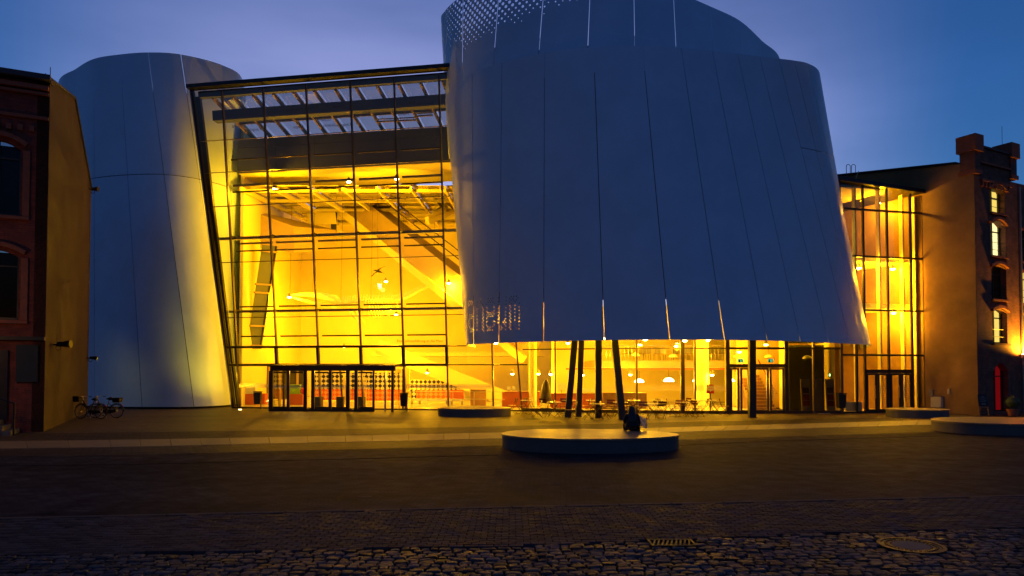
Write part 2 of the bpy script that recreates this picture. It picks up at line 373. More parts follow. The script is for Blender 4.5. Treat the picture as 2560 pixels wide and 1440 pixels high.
M['joint'] = mat('joint_sand', (0.014, 0.019, 0.017), 0.95, 0, 0.3, 12)
def inst_var(m, amt):   # shade of each piece from its own random number (object info) - real pieces differ in colour
    nt = m.node_tree; b = nt.nodes['Principled BSDF']; src = b.inputs['Base Color'].links[0].from_socket
    oi = nt.nodes.new('ShaderNodeObjectInfo'); at = nt.nodes.new('ShaderNodeAttribute'); at.attribute_name = 'shade'
    ad = nt.nodes.new('ShaderNodeMath'); nt.links.new(oi.outputs['Random'], ad.inputs[0]); nt.links.new(at.outputs['Fac'], ad.inputs[1])
    fr = nt.nodes.new('ShaderNodeMath'); fr.operation = 'FRACT'; nt.links.new(ad.outputs[0], fr.inputs[0])
    mr = nt.nodes.new('ShaderNodeMapRange'); mr.inputs[3].default_value = 1 - amt; mr.inputs[4].default_value = 1 + amt; nt.links.new(fr.outputs[0], mr.inputs[0])
    mx = nt.nodes.new('ShaderNodeMix'); mx.data_type = 'RGBA'; mx.blend_type = 'MULTIPLY'; mx.inputs[0].default_value = 1
    nt.links.new(src, mx.inputs[6]); nt.links.new(mr.outputs[0], mx.inputs[7]); nt.links.new(mx.outputs[2], b.inputs['Base Color'])
for k_ in ('paver', 'sett', 'pave_far', 'cobble_far', 'asphalt', 'joint', 'kerb'): M[k_].node_tree.nodes['Principled BSDF'].inputs['Specular IOR Level'].default_value = 0.04
M['pave_far'].node_tree.nodes['Principled BSDF'].inputs['Specular IOR Level'].default_value = 0.015
M['iron'].node_tree.nodes['Principled BSDF'].inputs['Specular IOR Level'].default_value = 0.15
M['mosaic'].node_tree.nodes['Principled BSDF'].inputs['Specular IOR Level'].default_value = 0.12
M['sett'].node_tree.nodes['Principled BSDF'].inputs['Specular IOR Level'].default_value = 0.045
inst_var(M['paver'], 0.35); inst_var(M['sett'], 0.5); inst_var(M['slab'], 0.12)

o = MB().quad((-900, -300, -0.06), (900, -300, -0.06), (900, 1500, -0.06), (-900, 1500, -0.06)).build('ground', M['asphalt'], fix=False); tag(o, kind='structure')

for k_ in ('pave_far', 'mosaic', 'cobble_far'):
    nt_ = M[k_].node_tree; bs_ = nt_.nodes['Principled BSDF']; src_ = bs_.inputs['Base Color'].links[0].from_socket
    tc_ = nt_.nodes.new('ShaderNodeTexCoord'); mp_ = nt_.nodes.new('ShaderNodeMapping'); mp_.inputs['Scale'].default_value = (.35, 1.1, 1); nt_.links.new(tc_.outputs['Object'], mp_.inputs[0])
    n_ = nt_.nodes.new('ShaderNodeTexNoise'); n_.inputs['Scale'].default_value = .55; n_.inputs['Detail'].default_value = 8; n_.inputs['Roughness'].default_value = .7; nt_.links.new(mp_.outputs[0], n_.inputs['Vector'])
    r_ = nt_.nodes.new('ShaderNodeMapRange'); r_.inputs[1].default_value = .35; r_.inputs[2].default_value = .65; r_.inputs[3].default_value = .62; r_.inputs[4].default_value = 1.25; nt_.links.new(n_.outputs[0], r_.inputs[0])
    m_ = nt_.nodes.new('ShaderNodeMix'); m_.data_type = 'RGBA'; m_.blend_type = 'MULTIPLY'; m_.inputs[0].default_value = 1; nt_.links.new(src_, m_.inputs[6]); nt_.links.new(r_.outputs[0], m_.inputs[7]); nt_.links.new(m_.outputs[2], bs_.inputs['Base Color'])
def strip(name, upper, lower, z, m, h=0.0):
    mb = MB(); U = [G(*p, z) for p in upper]; L = [G(*p, z) for p in lower]
    for i in range(len(U) - 1): mb.quad(L[i], L[i + 1], U[i + 1], U[i])
    o = mb.build(name, m, fix=False); return tag(o, kind='structure')
# edges of the bands of paving, left to right in the picture
SU = [(-900, 1106), (0, 1104), (320, 1100), (640, 1094), (960, 1088), (1280, 1081), (1740, 1067), (2200, 1054), (2560, 1043), (3400, 1020)]
SL = [(-900, 1125), (0, 1122), (320, 1118), (640, 1110), (960, 1103.5), (1280, 1096), (1740, 1079), (2200, 1066), (2560, 1055), (3400, 1030)]
CU = [(-900, 1083), (0, 1084), (320, 1081), (640, 1076), (960, 1071), (1280, 1065), (1740, 1054), (2200, 1044), (2560, 1036), (3400, 1014)]
CL = [(-900, 1142), (0, 1141), (320, 1137), (640, 1129), (960, 1121), (1280, 1113), (1740, 1098), (2200, 1084), (2560, 1071), (3400, 1042)]
FARLINE = [(-900, 985), (0, 985), (320, 985), (640, 985), (960, 985), (1280, 985), (1740, 985), (2200, 985), (2560, 985), (3400, 985)]
strip('plaza_paving', FARLINE, CU, 0.0, M['mosaic'])
strip('cobbled_band', CU, SU, 0.004, M['cobble_far'])
strip('cobbled_gutter', SL, CL, 0.004, M['cobble_far'])
# slabs of the pale walkway, one by one
walk = MB()
Us = [G(*p, 0.0) for p in SU]; Ls = [G(*p, 0.0) for p in SL]
for i in range(len(Us) - 1): walk.quad(Ls[i] - Z * .03, Ls[i + 1] - Z * .03, Us[i + 1] - Z * .03, Us[i] - Z * .03)
walk = walk.build('slab_walkway', M['joint'], fix=False); tag(walk, kind='structure')
def polyl(pts, s):     # point at arc length s
    for i in range(len(pts) - 1):
        l = (pts[i + 1] - pts[i]).length
        if s <= l or i == len(pts) - 2: return pts[i].lerp(pts[i + 1], s / l)
        s -= l
LEN = sum((Us[i + 1] - Us[i]).length for i in range(len(Us) - 1)); LENL = sum((Ls[i + 1] - Ls[i]).length for i in range(len(Ls) - 1))
s = 0.0; n = 0
while s < LEN - 1.2:
    w = random.choice([.95, 1.1, 1.3]); a, b = s / LEN, (s + w) / LEN; g = .006 / LEN
    p = [polyl(Ls, (a + g) * LENL), polyl(Ls, (b - g) * LENL), polyl(Us, (b - g) * LEN), polyl(Us, (a + g) * LEN)]
    if p[0].x > -24 and p[0].x < 34:
        jz = random.uniform(0, .005)
        bevel(MB().hexa([q - Z * .06 for q in p] + [q + Z * (.008 + jz) for q in p]).build('slab', M['slab'], walk), .006, 1); n += 1
    s += w
# quay: clinker paving from the gutter to the lane of setts in front
NEARL = [(-900, 1398), (0, 1386), (640, 1376), (1280, 1363), (1740, 1345), (2200, 1327), (2560, 1318), (3400, 1300)]
quay = MB(); near_y = 13.2
lowY = [G(*p) for p in CL]
qo = MB()
for i in range(len(lowY) - 1):
    a, b = lowY[i], lowY[i + 1]
    def cut(p): return Vector((p.x / p.y * near_y, near_y, 0)) if p.y > near_y else p
    def near(p):      # where the line of sight of p meets the kerb line y = 12.01 + .11 x
        k = 12.01 / (p.y - .11 * p.x); return Vector((p.x * k, p.y * k, 0))
    qo.quad(near(a), near(b), b, a)
quay = qo.build('quay_paving', M['pave_far'], fix=False); tag(quay, kind='structure')
# single pavers and setts near the camera
def sett_mesh(name, w, l, h, dome, jag):
    import bmesh
    mb = MB(); n = 8
    out = []
    for k in range(n):
        cx, cy = ((-1, -1), (0, -1), (1, -1), (1, 0), (1, 1), (0, 1), (-1, 1), (-1, 0))[k]
        rnd = .93 if cx and cy else 1.0
        out.append((cx * rnd * w / 2 * (1 + random.uniform(-jag, jag * .4)) + (random.uniform(-.02, .02) if not cx else 0), cy * rnd * l / 2 * (1 + random.uniform(-jag, jag * .4))))
    b0 = len(mb.v); mb.v += [Vector((x, y, -h)) for x, y in out]
    mb.v += [Vector((x, y, -dome)) for x, y in out]
    mb.v += [Vector((x * .86, y * .84, random.uniform(-.35, .3) * dome)) for x, y in out]
    mb.v.append(Vector((random.uniform(-.02, .02), random.uniform(-.02, .02), dome * random.uniform(-.1, .35))))
    for k in range(n):
        j = (k + 1) % n
        mb.f += [(k, j, n + j, n + k), (n + k, n + j, 2 * n + j, 2 * n + k), (2 * n + k, 2 * n + j, 3 * n)]; mb.m += [0] * 3
    me = mb.mesh(name, smooth=False); me.materials.append(M['sett']); return me
def paver_mesh(name, w, l, h):
    mb = MB(); x, y, e = w / 2, l / 2, .007
    mb.v = [Vector(q) for q in ((-x, -y, -h), (x, -y, -h), (x, y, -h), (-x, y, -h), (-x, -y, -e), (x, -y, -e), (x, y, -e), (-x, y, -e), (-x + e, -y + e, 0), (x - e, -y + e, 0), (x - e, y - e, 0), (-x + e, y - e, 0))]
    for a in (0, 4):
        for k in range(4):
            j = (k + 1) % 4; mb.f.append((a + k, a + j, a + 4 + j, a + 4 + k)); mb.m.append(0)
    mb.f.append((8, 9, 10, 11)); mb.m.append(0)
    me = mb.mesh(name); me.materials.append(M['paver']); return me
def scatter(parent, spots, meshes, name, near=300, vis=None):
    """the `near` largest-looking pieces as objects, the rest joined into one"""
    def size_key(s):
        p = s[0]; inside = abs(p.x / p.y) < .76 and p.y > 7.75
        return (0 if inside else 1, p.y)
    spots.sort(key=size_key)
    off = ORIG[parent]
    for p, a, sx, mi, tl in spots[:near]:
        o = bpy.data.objects.new(name, meshes[mi]); COL.objects.link(o); o.parent = parent; o.location = p - off
        o.rotation_euler = (tl[0], tl[1], a); o.scale = (sx[0], sx[1], 1)
    V = []; Fc = []; SH = []
    for p, a, sx, mi, tl in spots[near:]:
        mw = Matrix.Translation(p - off) @ Matrix.Rotation(a, 4, 'Z') @ Matrix.Rotation(tl[0], 4, 'X') @ Matrix.Rotation(tl[1], 4, 'Y') @ Matrix.Diagonal((sx[0], sx[1], 1, 1))
        b = len(V); sh = random.random()
        for v in meshes[mi].vertices: V.append(tuple(mw @ v.co))
        for f in meshes[mi].polygons: Fc.append(tuple(b + k for k in f.vertices)); SH.append(sh)
    if V:
        me = bpy.data.meshes.new(name + '_field'); me.from_pydata(V, [], Fc); me.update()
        at = me.attributes.new('shade', 'FLOAT', 'FACE'); at.data.foreach_set('value', SH)
        if meshes[0].polygons[0].use_smooth: me.polygons.foreach_set('use_smooth', [True] * len(Fc))
        o = link_mesh(name + '_field', me, meshes[0].materials[0], parent); tag(o, kind='stuff')
NL = [G(*p) for p in NEARL]
def nearline(x):
    for a, b in zip(NL, NL[1:]):
        if a.x <= x <= b.x: return a.y + (b.y - a.y) * (x - a.x) / (b.x - a.x)
    return 9.6
bed = MB().quad((-18, 5, -.045), (18, 5, -.045), (18, 13.9, -.045), (-18, 13.9, -.045)).build('paver_bed', M['joint'], fix=False); tag(bed, kind='structure')
lane = MB().quad((-18, 3, -.04), (18, 3, -.04), (18, 9.0, -.04), (-18, 9.0, -.04)).build('cobbled_lane', M['joint'], fix=False); tag(lane, kind='structure')
smesh = [sett_mesh('sett', .205, .145, .07, .012, .16) for _ in range(12)]
spots = []
y = 6.9
row = 0
while y < 10.6:
    x = -12.5 + random.uniform(0, .2)
    lh = random.uniform(.105, .135)
    while x < 12.5:
        w = random.uniform(.11, .23)
        yy = y + .03 * math.sin(x * 1.7) + random.uniform(-.012, .012) + (x + 9.5) * .012
        g_ = Vector((x + w / 2, yy, random.uniform(-.012, .008)))
        skip = (g_ - Vector((5.42, 9.34, 0))).length < .42 or (abs(g_.x - 2.2) < .34 and abs(g_.y - 9.47) < .17)
        if yy < nearline(x) - .045 and not skip and abs(x / max(yy, 1)) < 1.35:
            spots.append((g_, random.uniform(-.14, .14), ((w - .012) / .205, (lh - .008 + random.uniform(-.015, .01)) / .145), random.randrange(12), (random.uniform(-.05, .05), random.uniform(-.05, .05))))
        x += w
    y += lh
scatter(lane, spots, smesh, 'sett', 300)
pmesh = [paver_mesh('paver', .196, .096, .05)]
spots = []
row = 0; y = 7.5
while y < near_y + .4:
    x = -13.0 + (.1 if row % 2 else 0)
    while x < 13.0:
        p = Vector((x, y + (x) * .035, random.uniform(-.004, .003)))
        if p.y > nearline(x) - .01 and p.y < 11.85 + .11 * p.x and abs(p.x / p.y) < 1.15:
            skip = (abs(p.x - 2.2) < .44 and abs(p.y - 9.47) < .2)
            line = abs(p.y - (11.95 + .11 * p.x)) < .075
            if not skip and not line: spots.append((p, random.uniform(-.015, .015) + .035, (1, 1), 0, (random.uniform(-.012, .012), random.uniform(-.012, .012))))
        x += .204
    y += .104; row += 1
scatter(bed, spots, pmesh, 'paver', 300)
# kerb line of long stones between the pavers
x = -13.3; k = 0
while x < 13.3:
    a = Vector((x + .006, 11.95 + .11 * x, -.05)); b = Vector((x + .94, 11.95 + .11 * (x + .94), -.05))
    if abs(a.x / a.y) < 1.3: bevel(MB().bar(a + Z * .025, b + Z * .025, .12, .056).build('kerb_stone', M['kerb'], bed), .006, 1)
    x += .95
# rail-like dark joint beyond
for pts, nm in ([(-200, 1167), (320, 1161), (640, 1153), (960, 1145), (1245, 1137)], 'drain_channel'), ([(1700, 1113), (1900, 1104), (2340, 1090)], 'drain_channel'):
    mb = MB(); q = [G(*p, .004) for p in pts]
    for a, b in zip(q, q[1:]): mb.bar(a, b, .07, .006)
    tag(mb.build(nm, M['joint']), kind='structure')
# two worn pale patches of mortar on the quay
for (px, py, w, l) in ((910, 1241, .34, .16), (1385, 1210, .4, .14), (1250, 1176, .4, .12), (200, 1277, .5, .1), (1690, 1307, .25, .08)):
    c = G(px, py, .006); mb = MB(); n = 9
    mb.v = [c + Vector((math.cos(2 * math.pi * k / n) * w / 2 * random.uniform(.6, 1), math.sin(2 * math.pi * k / n) * l / 2 * random.uniform(.6, 1), 0)) for k in range(n)]
    mb.f = [tuple(range(n))]; mb.m = [0]
    tag(mb.build('worn_patch', M['kerb'], fix=False), kind='structure')

# ================================================================== the glass hall (foyer)
FA = G(590, 1020.3); FB = G(1113, 1026); fd = (FB - FA); fd.z = 0; fd.normalize(); fn = Vector((fd.y, -fd.x, 0)); KL = 0.12
FN = fn - Z * KL
def fp(u, z, out=0.0): return FA + fd * u + fn * (KL * z + out) + Z * z
def f_uz(px, py):
    p = PL(px, py, FA, FN); return (p - FA).dot(fd), p.z
HALL_T = 18.93
hall = empty('glass_hall', fp(6.6, 0), 'tall forward leaning glass entrance hall glowing yellow between the two steel drums', 'building')
def left_u(z): return -0.2 + (-1.72 + 0.2) * z / HALL_T
U_M = [.25, 2.85, 5.52, 8.2, 10.8, 13.4]
ZT = [f_uz(900, y)[1] for y in (912, 866, 789.5, 646, 500)]     # transoms
ZT += [14.05, 15.9]
U_R = 14.6
for i, u in enumerate(U_M):
    part('mullion', M['mull'], hall, lambda m: m.bar(fp(u, 0.0, -.06), fp(u, HALL_T - .2, -.06), .075, .16, fn))
part('mullion', M['mull'], hall, lambda m: m.bar(fp(16.05, 0.0, -.06), fp(16.05, 5.2, -.06), .075, .16, fn))
part('edge_post', M['frame'], hall, lambda m: m.bar(fp(left_u(0) + .05, 0, -.08), fp(left_u(HALL_T) + .05, HALL_T - .1, -.08), .12, .22, fn))
part('edge_post', M['greysteel'], hall, lambda m: m.bar(fp(left_u(0) - .06, 0, -.02), fp(left_u(HALL_T) - .06, HALL_T - .1, -.02), .05, .1, fn))
part('inner_post', M['black'], hall, lambda m: m.hexa([fp(left_u(0) + .12, 0, -.2), fp(left_u(0) + .22, 0, -.2), fp(left_u(0) + .22, 0, -.4), fp(left_u(0) + .12, 0, -.4), fp(left_u(HALL_T) + .12, HALL_T - .4, -.2), fp(left_u(HALL_T) + .40, HALL_T - .4, -.2), fp(left_u(HALL_T) + .40, HALL_T - .4, -.4), fp(left_u(HALL_T) + .12, HALL_T - .4, -.4)]))
for i, z in enumerate(ZT):
    thick = .14 if i < 2 else (.045 if i < 5 else .03)
    u1 = 18.1 if i == 0 else U_R
    us = [left_u(z)] + [u for u in U_M if u > left_u(z)] + [u1]
    for a, b in zip(us, us[1:]):
        th = thick if not (i < 2 and a > 13) else .06
        part('transom', M['mull'] if i >= 2 else M['frame'], hall, lambda m: m.bar(fp(a + .04, z, -.05), fp(b - .04, z, -.05), .11, th, FN.cross(fd)))
# thick frame round the two panel rows above the entrance
for u in U_M[0:6]:
    part('frame_post', M['frame'], hall, lambda m: m.bar(fp(u, ZT[0] + .07, -.01), fp(u, ZT[1] - .07, -.01), .15, .2, fn))
# panes, one for each field
zs = [0.06] + ZT + [HALL_T - .25]
for k in range(len(zs) - 1):
    z0, z1 = zs[k], zs[k + 1]
    us = [None] + U_M + ([16.05, 18.05] if k == 0 else [U_R])
    for j in range(len(us) - 1):
        if k == 0 and j in (2, 3, 4): continue        # the entrance vestibule stands there
        a0 = left_u(z0) + .1 if us[j] is None else us[j] + .03; a1 = left_u(z1) + .1 if us[j] is None else us[j] + .03
        b0 = us[j + 1] - .03
        if a1 >= b0 or a0 >= b0: continue
        o = part('pane', M['glass'], hall, lambda m: m.quad(fp(a0, z0 + .02), fp(b0, z0 + .02), fp(b0, z1 - .02), fp(a1, z1 - .02)), fix=False)
        o['label'] = 'pane'
        del o['label']
# frit band on the ground floor panes
for a, b in ((0.3, 2.8), (10.9, 13.3), (13.5, 16.0)):
    part('frit_band', M['frit'], hall, lambda m: m.quad(fp(a, 1.28, .012), fp(b, 1.28, .012), fp(b, 1.5, .012), fp(a, 1.5, .012)), fix=False)
part('base_rail', M['frame'], hall, lambda m: m.bar(fp(-.2, .03, 0), fp(18.1, .03, 0), .2, .1))
# roller blind tubes and brackets behind the glass
for z, r, out, mm in ((f_uz(900, 377)[1], .055, -.28, M['frame']), (f_uz(900, 444)[1], .075, -.34, M['greysteel']), (f_uz(900, 462)[1], .05, -.25, M['frame']), (f_uz(900, 596)[1], .06, -.32, M['greysteel']), (f_uz(900, 616)[1], .045, -.25, M['frame']), (f_uz(900, 761)[1], .045, -.25, M['frame']), (f_uz(900, 838)[1], .045, -.25, M['frame'])):
    for a, b in zip(U_M, U_M[1:]):
        part('blind_tube', mm, hall, lambda m: m.tube([fp(a + .2, z, out), fp(b - .06, z, out)], r, 8), smooth=False)
# deep horizontal wind beams
for z, h in ((f_uz(900, 578)[1], .17), (f_uz(900, 771)[1], .15)):
    part('wind_beam', M['plaster'], hall, lambda m: m.bar(fp(left_u(z) + .2, z, -.75), fp(U_R, z, -.75), .35, h, FN.cross(fd)))
    for u in U_M: part('bracket', M['frame'], hall, lambda m: m.bar(fp(u, z, -.12), fp(u, z, -.6), .06, .1))
# roof: dark edge beam, upper beam, rafters and roof glass falling to the back
bk = -fn
def rp(u, s, dz=0.0):  # roof point, s metres behind the facade
    return fp(u, HALL_T) + bk * s + Z * (-.22 * s + dz)
part('roof_edge', M['black'], hall, lambda m: m.bar(fp(-1.78, HALL_T + .02, .12), fp(U_R, HALL_T + .02, .12), .5, .22))
part('eaves_beam', M['spandrel'], hall, lambda m: m.hexa([fp(-1.4, HALL_T - .45, -.2), fp(U_R, HALL_T - .45, -.2), fp(U_R, HALL_T - .45, -.5), fp(-1.4, HALL_T - .45, -.5), fp(-1.4, HALL_T - .1, -.2), fp(U_R, HALL_T - .1, -.2), fp(U_R, HALL_T - .1, -.5), fp(-1.4, HALL_T - .1, -.5)]))
zb0 = f_uz(900, 255)[1]; zb1 = f_uz(900, 228)[1]
part('roof_beam', M['spandrel'], hall, lambda m: m.hexa([fp(-1.2, zb0, -1.2), fp(U_R, zb0, -1.2), fp(U_R, zb0, -1.7), fp(-1.2, zb0, -1.7), fp(-1.2, zb1, -1.2), fp(U_R, zb1, -1.2), fp(U_R, zb1, -1.7), fp(-1.2, zb1, -1.7)]))
for i in range(13):
    u = -.6 + i * 1.28
    part('rafter', M['plaster_tan'], hall, lambda m: m.bar(rp(u, .5, -.32), rp(u, 9.0, -.32), .09, .24))
for s_ in (3.2, 6.0):
    part('purlin', M['greysteel'], hall, lambda m: m.bar(rp(-.8, s_, -.3), rp(U_R, s_, -.3), .08, .16))
for i in range(12):
    u = -.6 + i * 1.28
    part('roof_pane', M['glass_roof'], hall, lambda m: m.quad(rp(u + .02, .4), rp(u + 1.26, .4), rp(u + 1.26, 9.2), rp(u + .02, 9.2)), fix=False)
# the dark clad box below the roof glass, six panels by two rows
BX = 1.8
bz0 = PL(900, 417, fp(8, 0) + bk * BX, fn).z; bz1 = PL(900, 330, fp(8, 0) + bk * BX, fn).z; bzm = PL(900, 352, fp(8, 0) + bk * BX, fn).z
def bp_(u, z, s=0.0): return FA + fd * u + bk * (BX + s) + Z * z
part('box_body', M['plaster'], hall, lambda m: m.hexa([bp_(-1.2, bz0, .1), bp_(U_R, bz0, .1), bp_(U_R, bz0, 4.2), bp_(-1.2, bz0, 4.2), bp_(-1.2, bz1 - .05, .1), bp_(U_R, bz1 - .05, .1), bp_(U_R, bz1 - .05, 4.2), bp_(-1.2, bz1 - .05, 4.2)]))
for i in range(6):
    for z0, z1 in ((bz0, bzm), (bzm, bz1)):
        u0 = -1.2 + i * 2.66; u1 = min(U_R, u0 + 2.66)
        part('box_panel', M['spandrel'], hall, lambda m: m.hexa([bp_(u0 + .012, z0 + .012, 0), bp_(u1 - .012, z0 + .012, 0), bp_(u1 - .012, z0 + .012, .09), bp_(u0 + .012, z0 + .012, .09), bp_(u0 + .012, z1 - .012, 0), bp_(u1 - .012, z1 - .012, 0), bp_(u1 - .012, z1 - .012, .09), bp_(u0 + .012, z1 - .012, .09)]))
# town names printed on the upper glass, read from inside
def text(txt, size, mat_, parent, Mx, name='lettering', align='CENTER'):
    c = bpy.data.curves.new(name, 'FONT'); c.body = txt; c.size = size; c.align_x = align; c.resolution_u = 2; c.extrude = 0.001
    tmp = bpy.data.objects.new(name + '_curve', c); me = bpy.data.meshes.new_from_object(tmp); bpy.data.objects.remove(tmp)
    me.materials.clear(); me.materials.append(mat_)
    o = bpy.data.objects.new(name, me); COL.objects.link(o)
    if parent: o.parent = parent; ORIG[o] = ORIG[parent]; Mx = Matrix.Translation(-ORIG[parent]) @ Mx
    o.matrix_local = Mx; return o
def frame_mx(o, x, y):   # x right, y up, z = out
    x = Vector(x).normalized(); y = Vector(y).normalized(); z = x.cross(y)
    m = Matrix((x, y, z)).transposed().to_4x4(); return Matrix.Translation(o) @ m
M['print'] = mat('dark_print', (0.02, 0.02, 0.03), 0.7)
upv = (fp(0, 1) - fp(0, 0)).normalized()
for (t, px, py) in (('Danzig', 593, 317), ('Königsberg', 632, 327), ('Bergen', 745, 320), ('St. Petersburg', 742, 276), ('Kolberg', 780, 272), ('Karlshafen', 783, 300), ('Gotland', 812, 302), ('Sassnitz', 822, 316), ('Kalmar', 846, 268), ('Königstein', 858, 315), ('Visby', 887, 297), ('Oslo', 917, 283), ('Malmö', 1008, 288), ('Kiel', 1030, 259), ('Bornholm', 1062, 262)):
    u, z = f_uz(px, py); text(t, .24, M['print'], hall, frame_mx(fp(u, z, -.02), -fd, upv))
for (pa, pb) in (((941, 305), (1040, 300)), ((1038, 291), (1082, 288))):
    a_, b_ = P(*pa, 40.0), P(*pb, 40.2)
    part('hoist_rail', M['plaster_tan'], hall, lambda m: (m.bar(a_, b_, .08, .08), m.bar(a_ + Z * .16, b_ + Z * .16, .05, .05), [m.bar(a_.lerp(b_, k / 12), a_.lerp(b_, (k + .5) / 12) + Z * .16, .025, .025) for k in range(12)]))
# ---- interior of the hall
def wall(name, m, parent, a, b, z0, z1, t=.2):
    a = Vector((a[0], a[1], 0)); b = Vector((b[0], b[1], 0)); n_ = Vector((b.y - a.y, -(b.x - a.x), 0)).normalized() * t
    return part(name, m, parent, lambda mb: mb.hexa([a + Z * z0, b + Z * z0, b + Z * z0 + n_, a + Z * z0 + n_, a + Z * z1, b + Z * z1, b + Z * z1 + n_, a + Z * z1 + n_]))
YB = 60.0
part('hall_floor', M['floor'], hall, lambda m: m.hexa([(-17.5, 43.2, -.05), (3, 39.0, -.05), (3, YB, -.05), (-17.5, YB, -.05), (-17.5, 43.2, .02), (3, 39.0, .02), (3, YB, .02), (-17.5, YB, .02)]))
wall('back_wall', M['plaster'], hall, (6, YB), (-24, YB), 0, 16.2)
wall('side_wall', M['plaster'], hall, (-18.6, YB), (-17.6, 44.5), 0, 18.5)
wall('side_wall', M['plaster'], hall, (3.2, 39.2), (3.2, YB), 5.0, 19)
# back roof light with lattice of lit steel bars
RB0, RB1 = 43.6, YB + .2
def rbp(x, s): return Vector((x, RB0 + (RB1 - RB0) * s, 14.0 + 1.2 * s))
for i in range(10):
    x = -17.5 + i * 2.2
    part('skylight_bar', M['plaster'], hall, lambda m: m.bar(rbp(x, 0), rbp(x, 1), .12, .3))
for s_ in (.05, .28, .52, .76, .97):
    part('skylight_bar', M['plaster'], hall, lambda m: m.bar(rbp(-18, s_), rbp(3.2, s_), .1, .2))
for i in range(9):
    x = -17.5 + i * 2.2
    part('skylight_pane', M['skylight'], hall, lambda m: m.quad(rbp(x + .06, 0) + Z * .2, rbp(x + 2.14, 0) + Z * .2, rbp(x + 2.14, 1) + Z * .2, rbp(x + .06, 1) + Z * .2), fix=False)
# tan gallery wedge reaching in from the left and its dark parapet
g = lambda px, py, Y: P(px, py, Y)
part('gallery_volume', M['plaster_tan'], hall, lambda m: m.hexa([g(600, 612, 48), g(735, 632, 48.5), g(840, 625, 53), g(640, 600, 55), g(600, 518, 48), g(735, 566, 48.5), g(840, 575, 53), g(640, 530, 55)]))
part('gallery_parapet', M['plaster'], hall, lambda m: m.hexa([g(770, 560, 53), g(842, 560, 53), g(842, 560, 53.3), g(770, 560, 53.3), g(770, 528, 53), g(838, 526, 53), g(838, 526, 53.3), g(770, 528, 53.3)]))
part('gallery_column', M['black'], hall, lambda m: m.hexa([g(828, 600, 53.4), g(840, 600, 53.4), g(840, 600, 53.8), g(828, 600, 53.8), g(826, 520, 53.4), g(844, 520, 53.4), g(844, 520, 53.8), g(826, 520, 53.8)]))
# escalator tube crossing the hall
ea, eb = P(838, 470, 55), P(1330, 862, 46.5)
part('escalator_truss', M['plaster_tan'], hall, lambda m: m.bar(ea, eb, 2.1, 1.9))
part('escalator_side', M['plaster'], hall, lambda m: m.bar(ea + Vector((-.6, -1.0, -1.0)), eb + Vector((-.6, -1.0, -1.0)), .5, .5))
for dz in (1.5, 2.1):
    part('escalator_handrail', M['frame'], hall, lambda m: m.tube([ea + Z * dz + Vector((.5, -.9, 0)), eb + Z * dz + Vector((.5, -.9, 0))], .04, 6))
# lit diagonal roof girders on the right
for a, b in (((1068, 548, 50), (1180, 470, 56)), ((1068, 556, 50), (1200, 500, 56)), ((930, 492, 52), (1040, 455, 52))):
    part('girder', M['plaster'], hall, lambda m: m.bar(P(*a), P(*b), .3, .35))
# slanted strip window in the left wall
sw = [P(655, 612, 46), P(692, 616, 47.5), P(652, 872, 47.5), P(616, 872, 46)]
part('strip_window', M['spandrel'], hall, lambda m: m.prism(sw, (0, .15, 0)))
for t in (.06, .38, .46, .78, .97):
    part('strip_rung', M['plaster_tan'], hall, lambda m: m.bar(sw[0].lerp(sw[3], t) + Vector((0, -.1, 0)), sw[1].lerp(sw[2], t) + Vector((.1, -.1, 0)), .12, .12))
part('strip_rail', M['frame'], hall, lambda m: m.bar(sw[1] + Vector((0, -.12, 0)), sw[2] + Vector((0, -.12, 0)), .08, .1))
# first floor edge seen low at the back, and a stair ramp
part('landing_edge', M['plaster'], hall, lambda m: m.box((-4.2, 55, 3.55), (13.6, 2.5, .3)))
a0, b0 = P(950, 880, 52), P(1275, 1012, 50)
part('stair_flight', M['plaster'], hall, lambda m: m.bar(a0, b0, 1.5, .35))
part('stair_balustrade', M['plaster'], hall, lambda m: m.bar(a0 + Vector((0, -.8, .5)), b0 + Vector((0, -.8, .5)), .06, .8))
text('Eine Liebeserklärung an das Meer', .3, M['print'], hall, frame_mx(P(1050, 855, YB - .25), (1, 0, 0), (0, 0, 1)))
# dark shop front at the left of the ground floor
part('shop_front', M['dark_room'], hall, lambda m: m.box((-16.6, 50.2, 1.5), (3.0, .3, 2.6)))
for dx in (-1.2, -.35, .9): part('shop_frame', M['plaster_tan'], hall, lambda m: m.box((-16.6 + dx, 50.0, 1.5), (.14, .1, 2.6)))
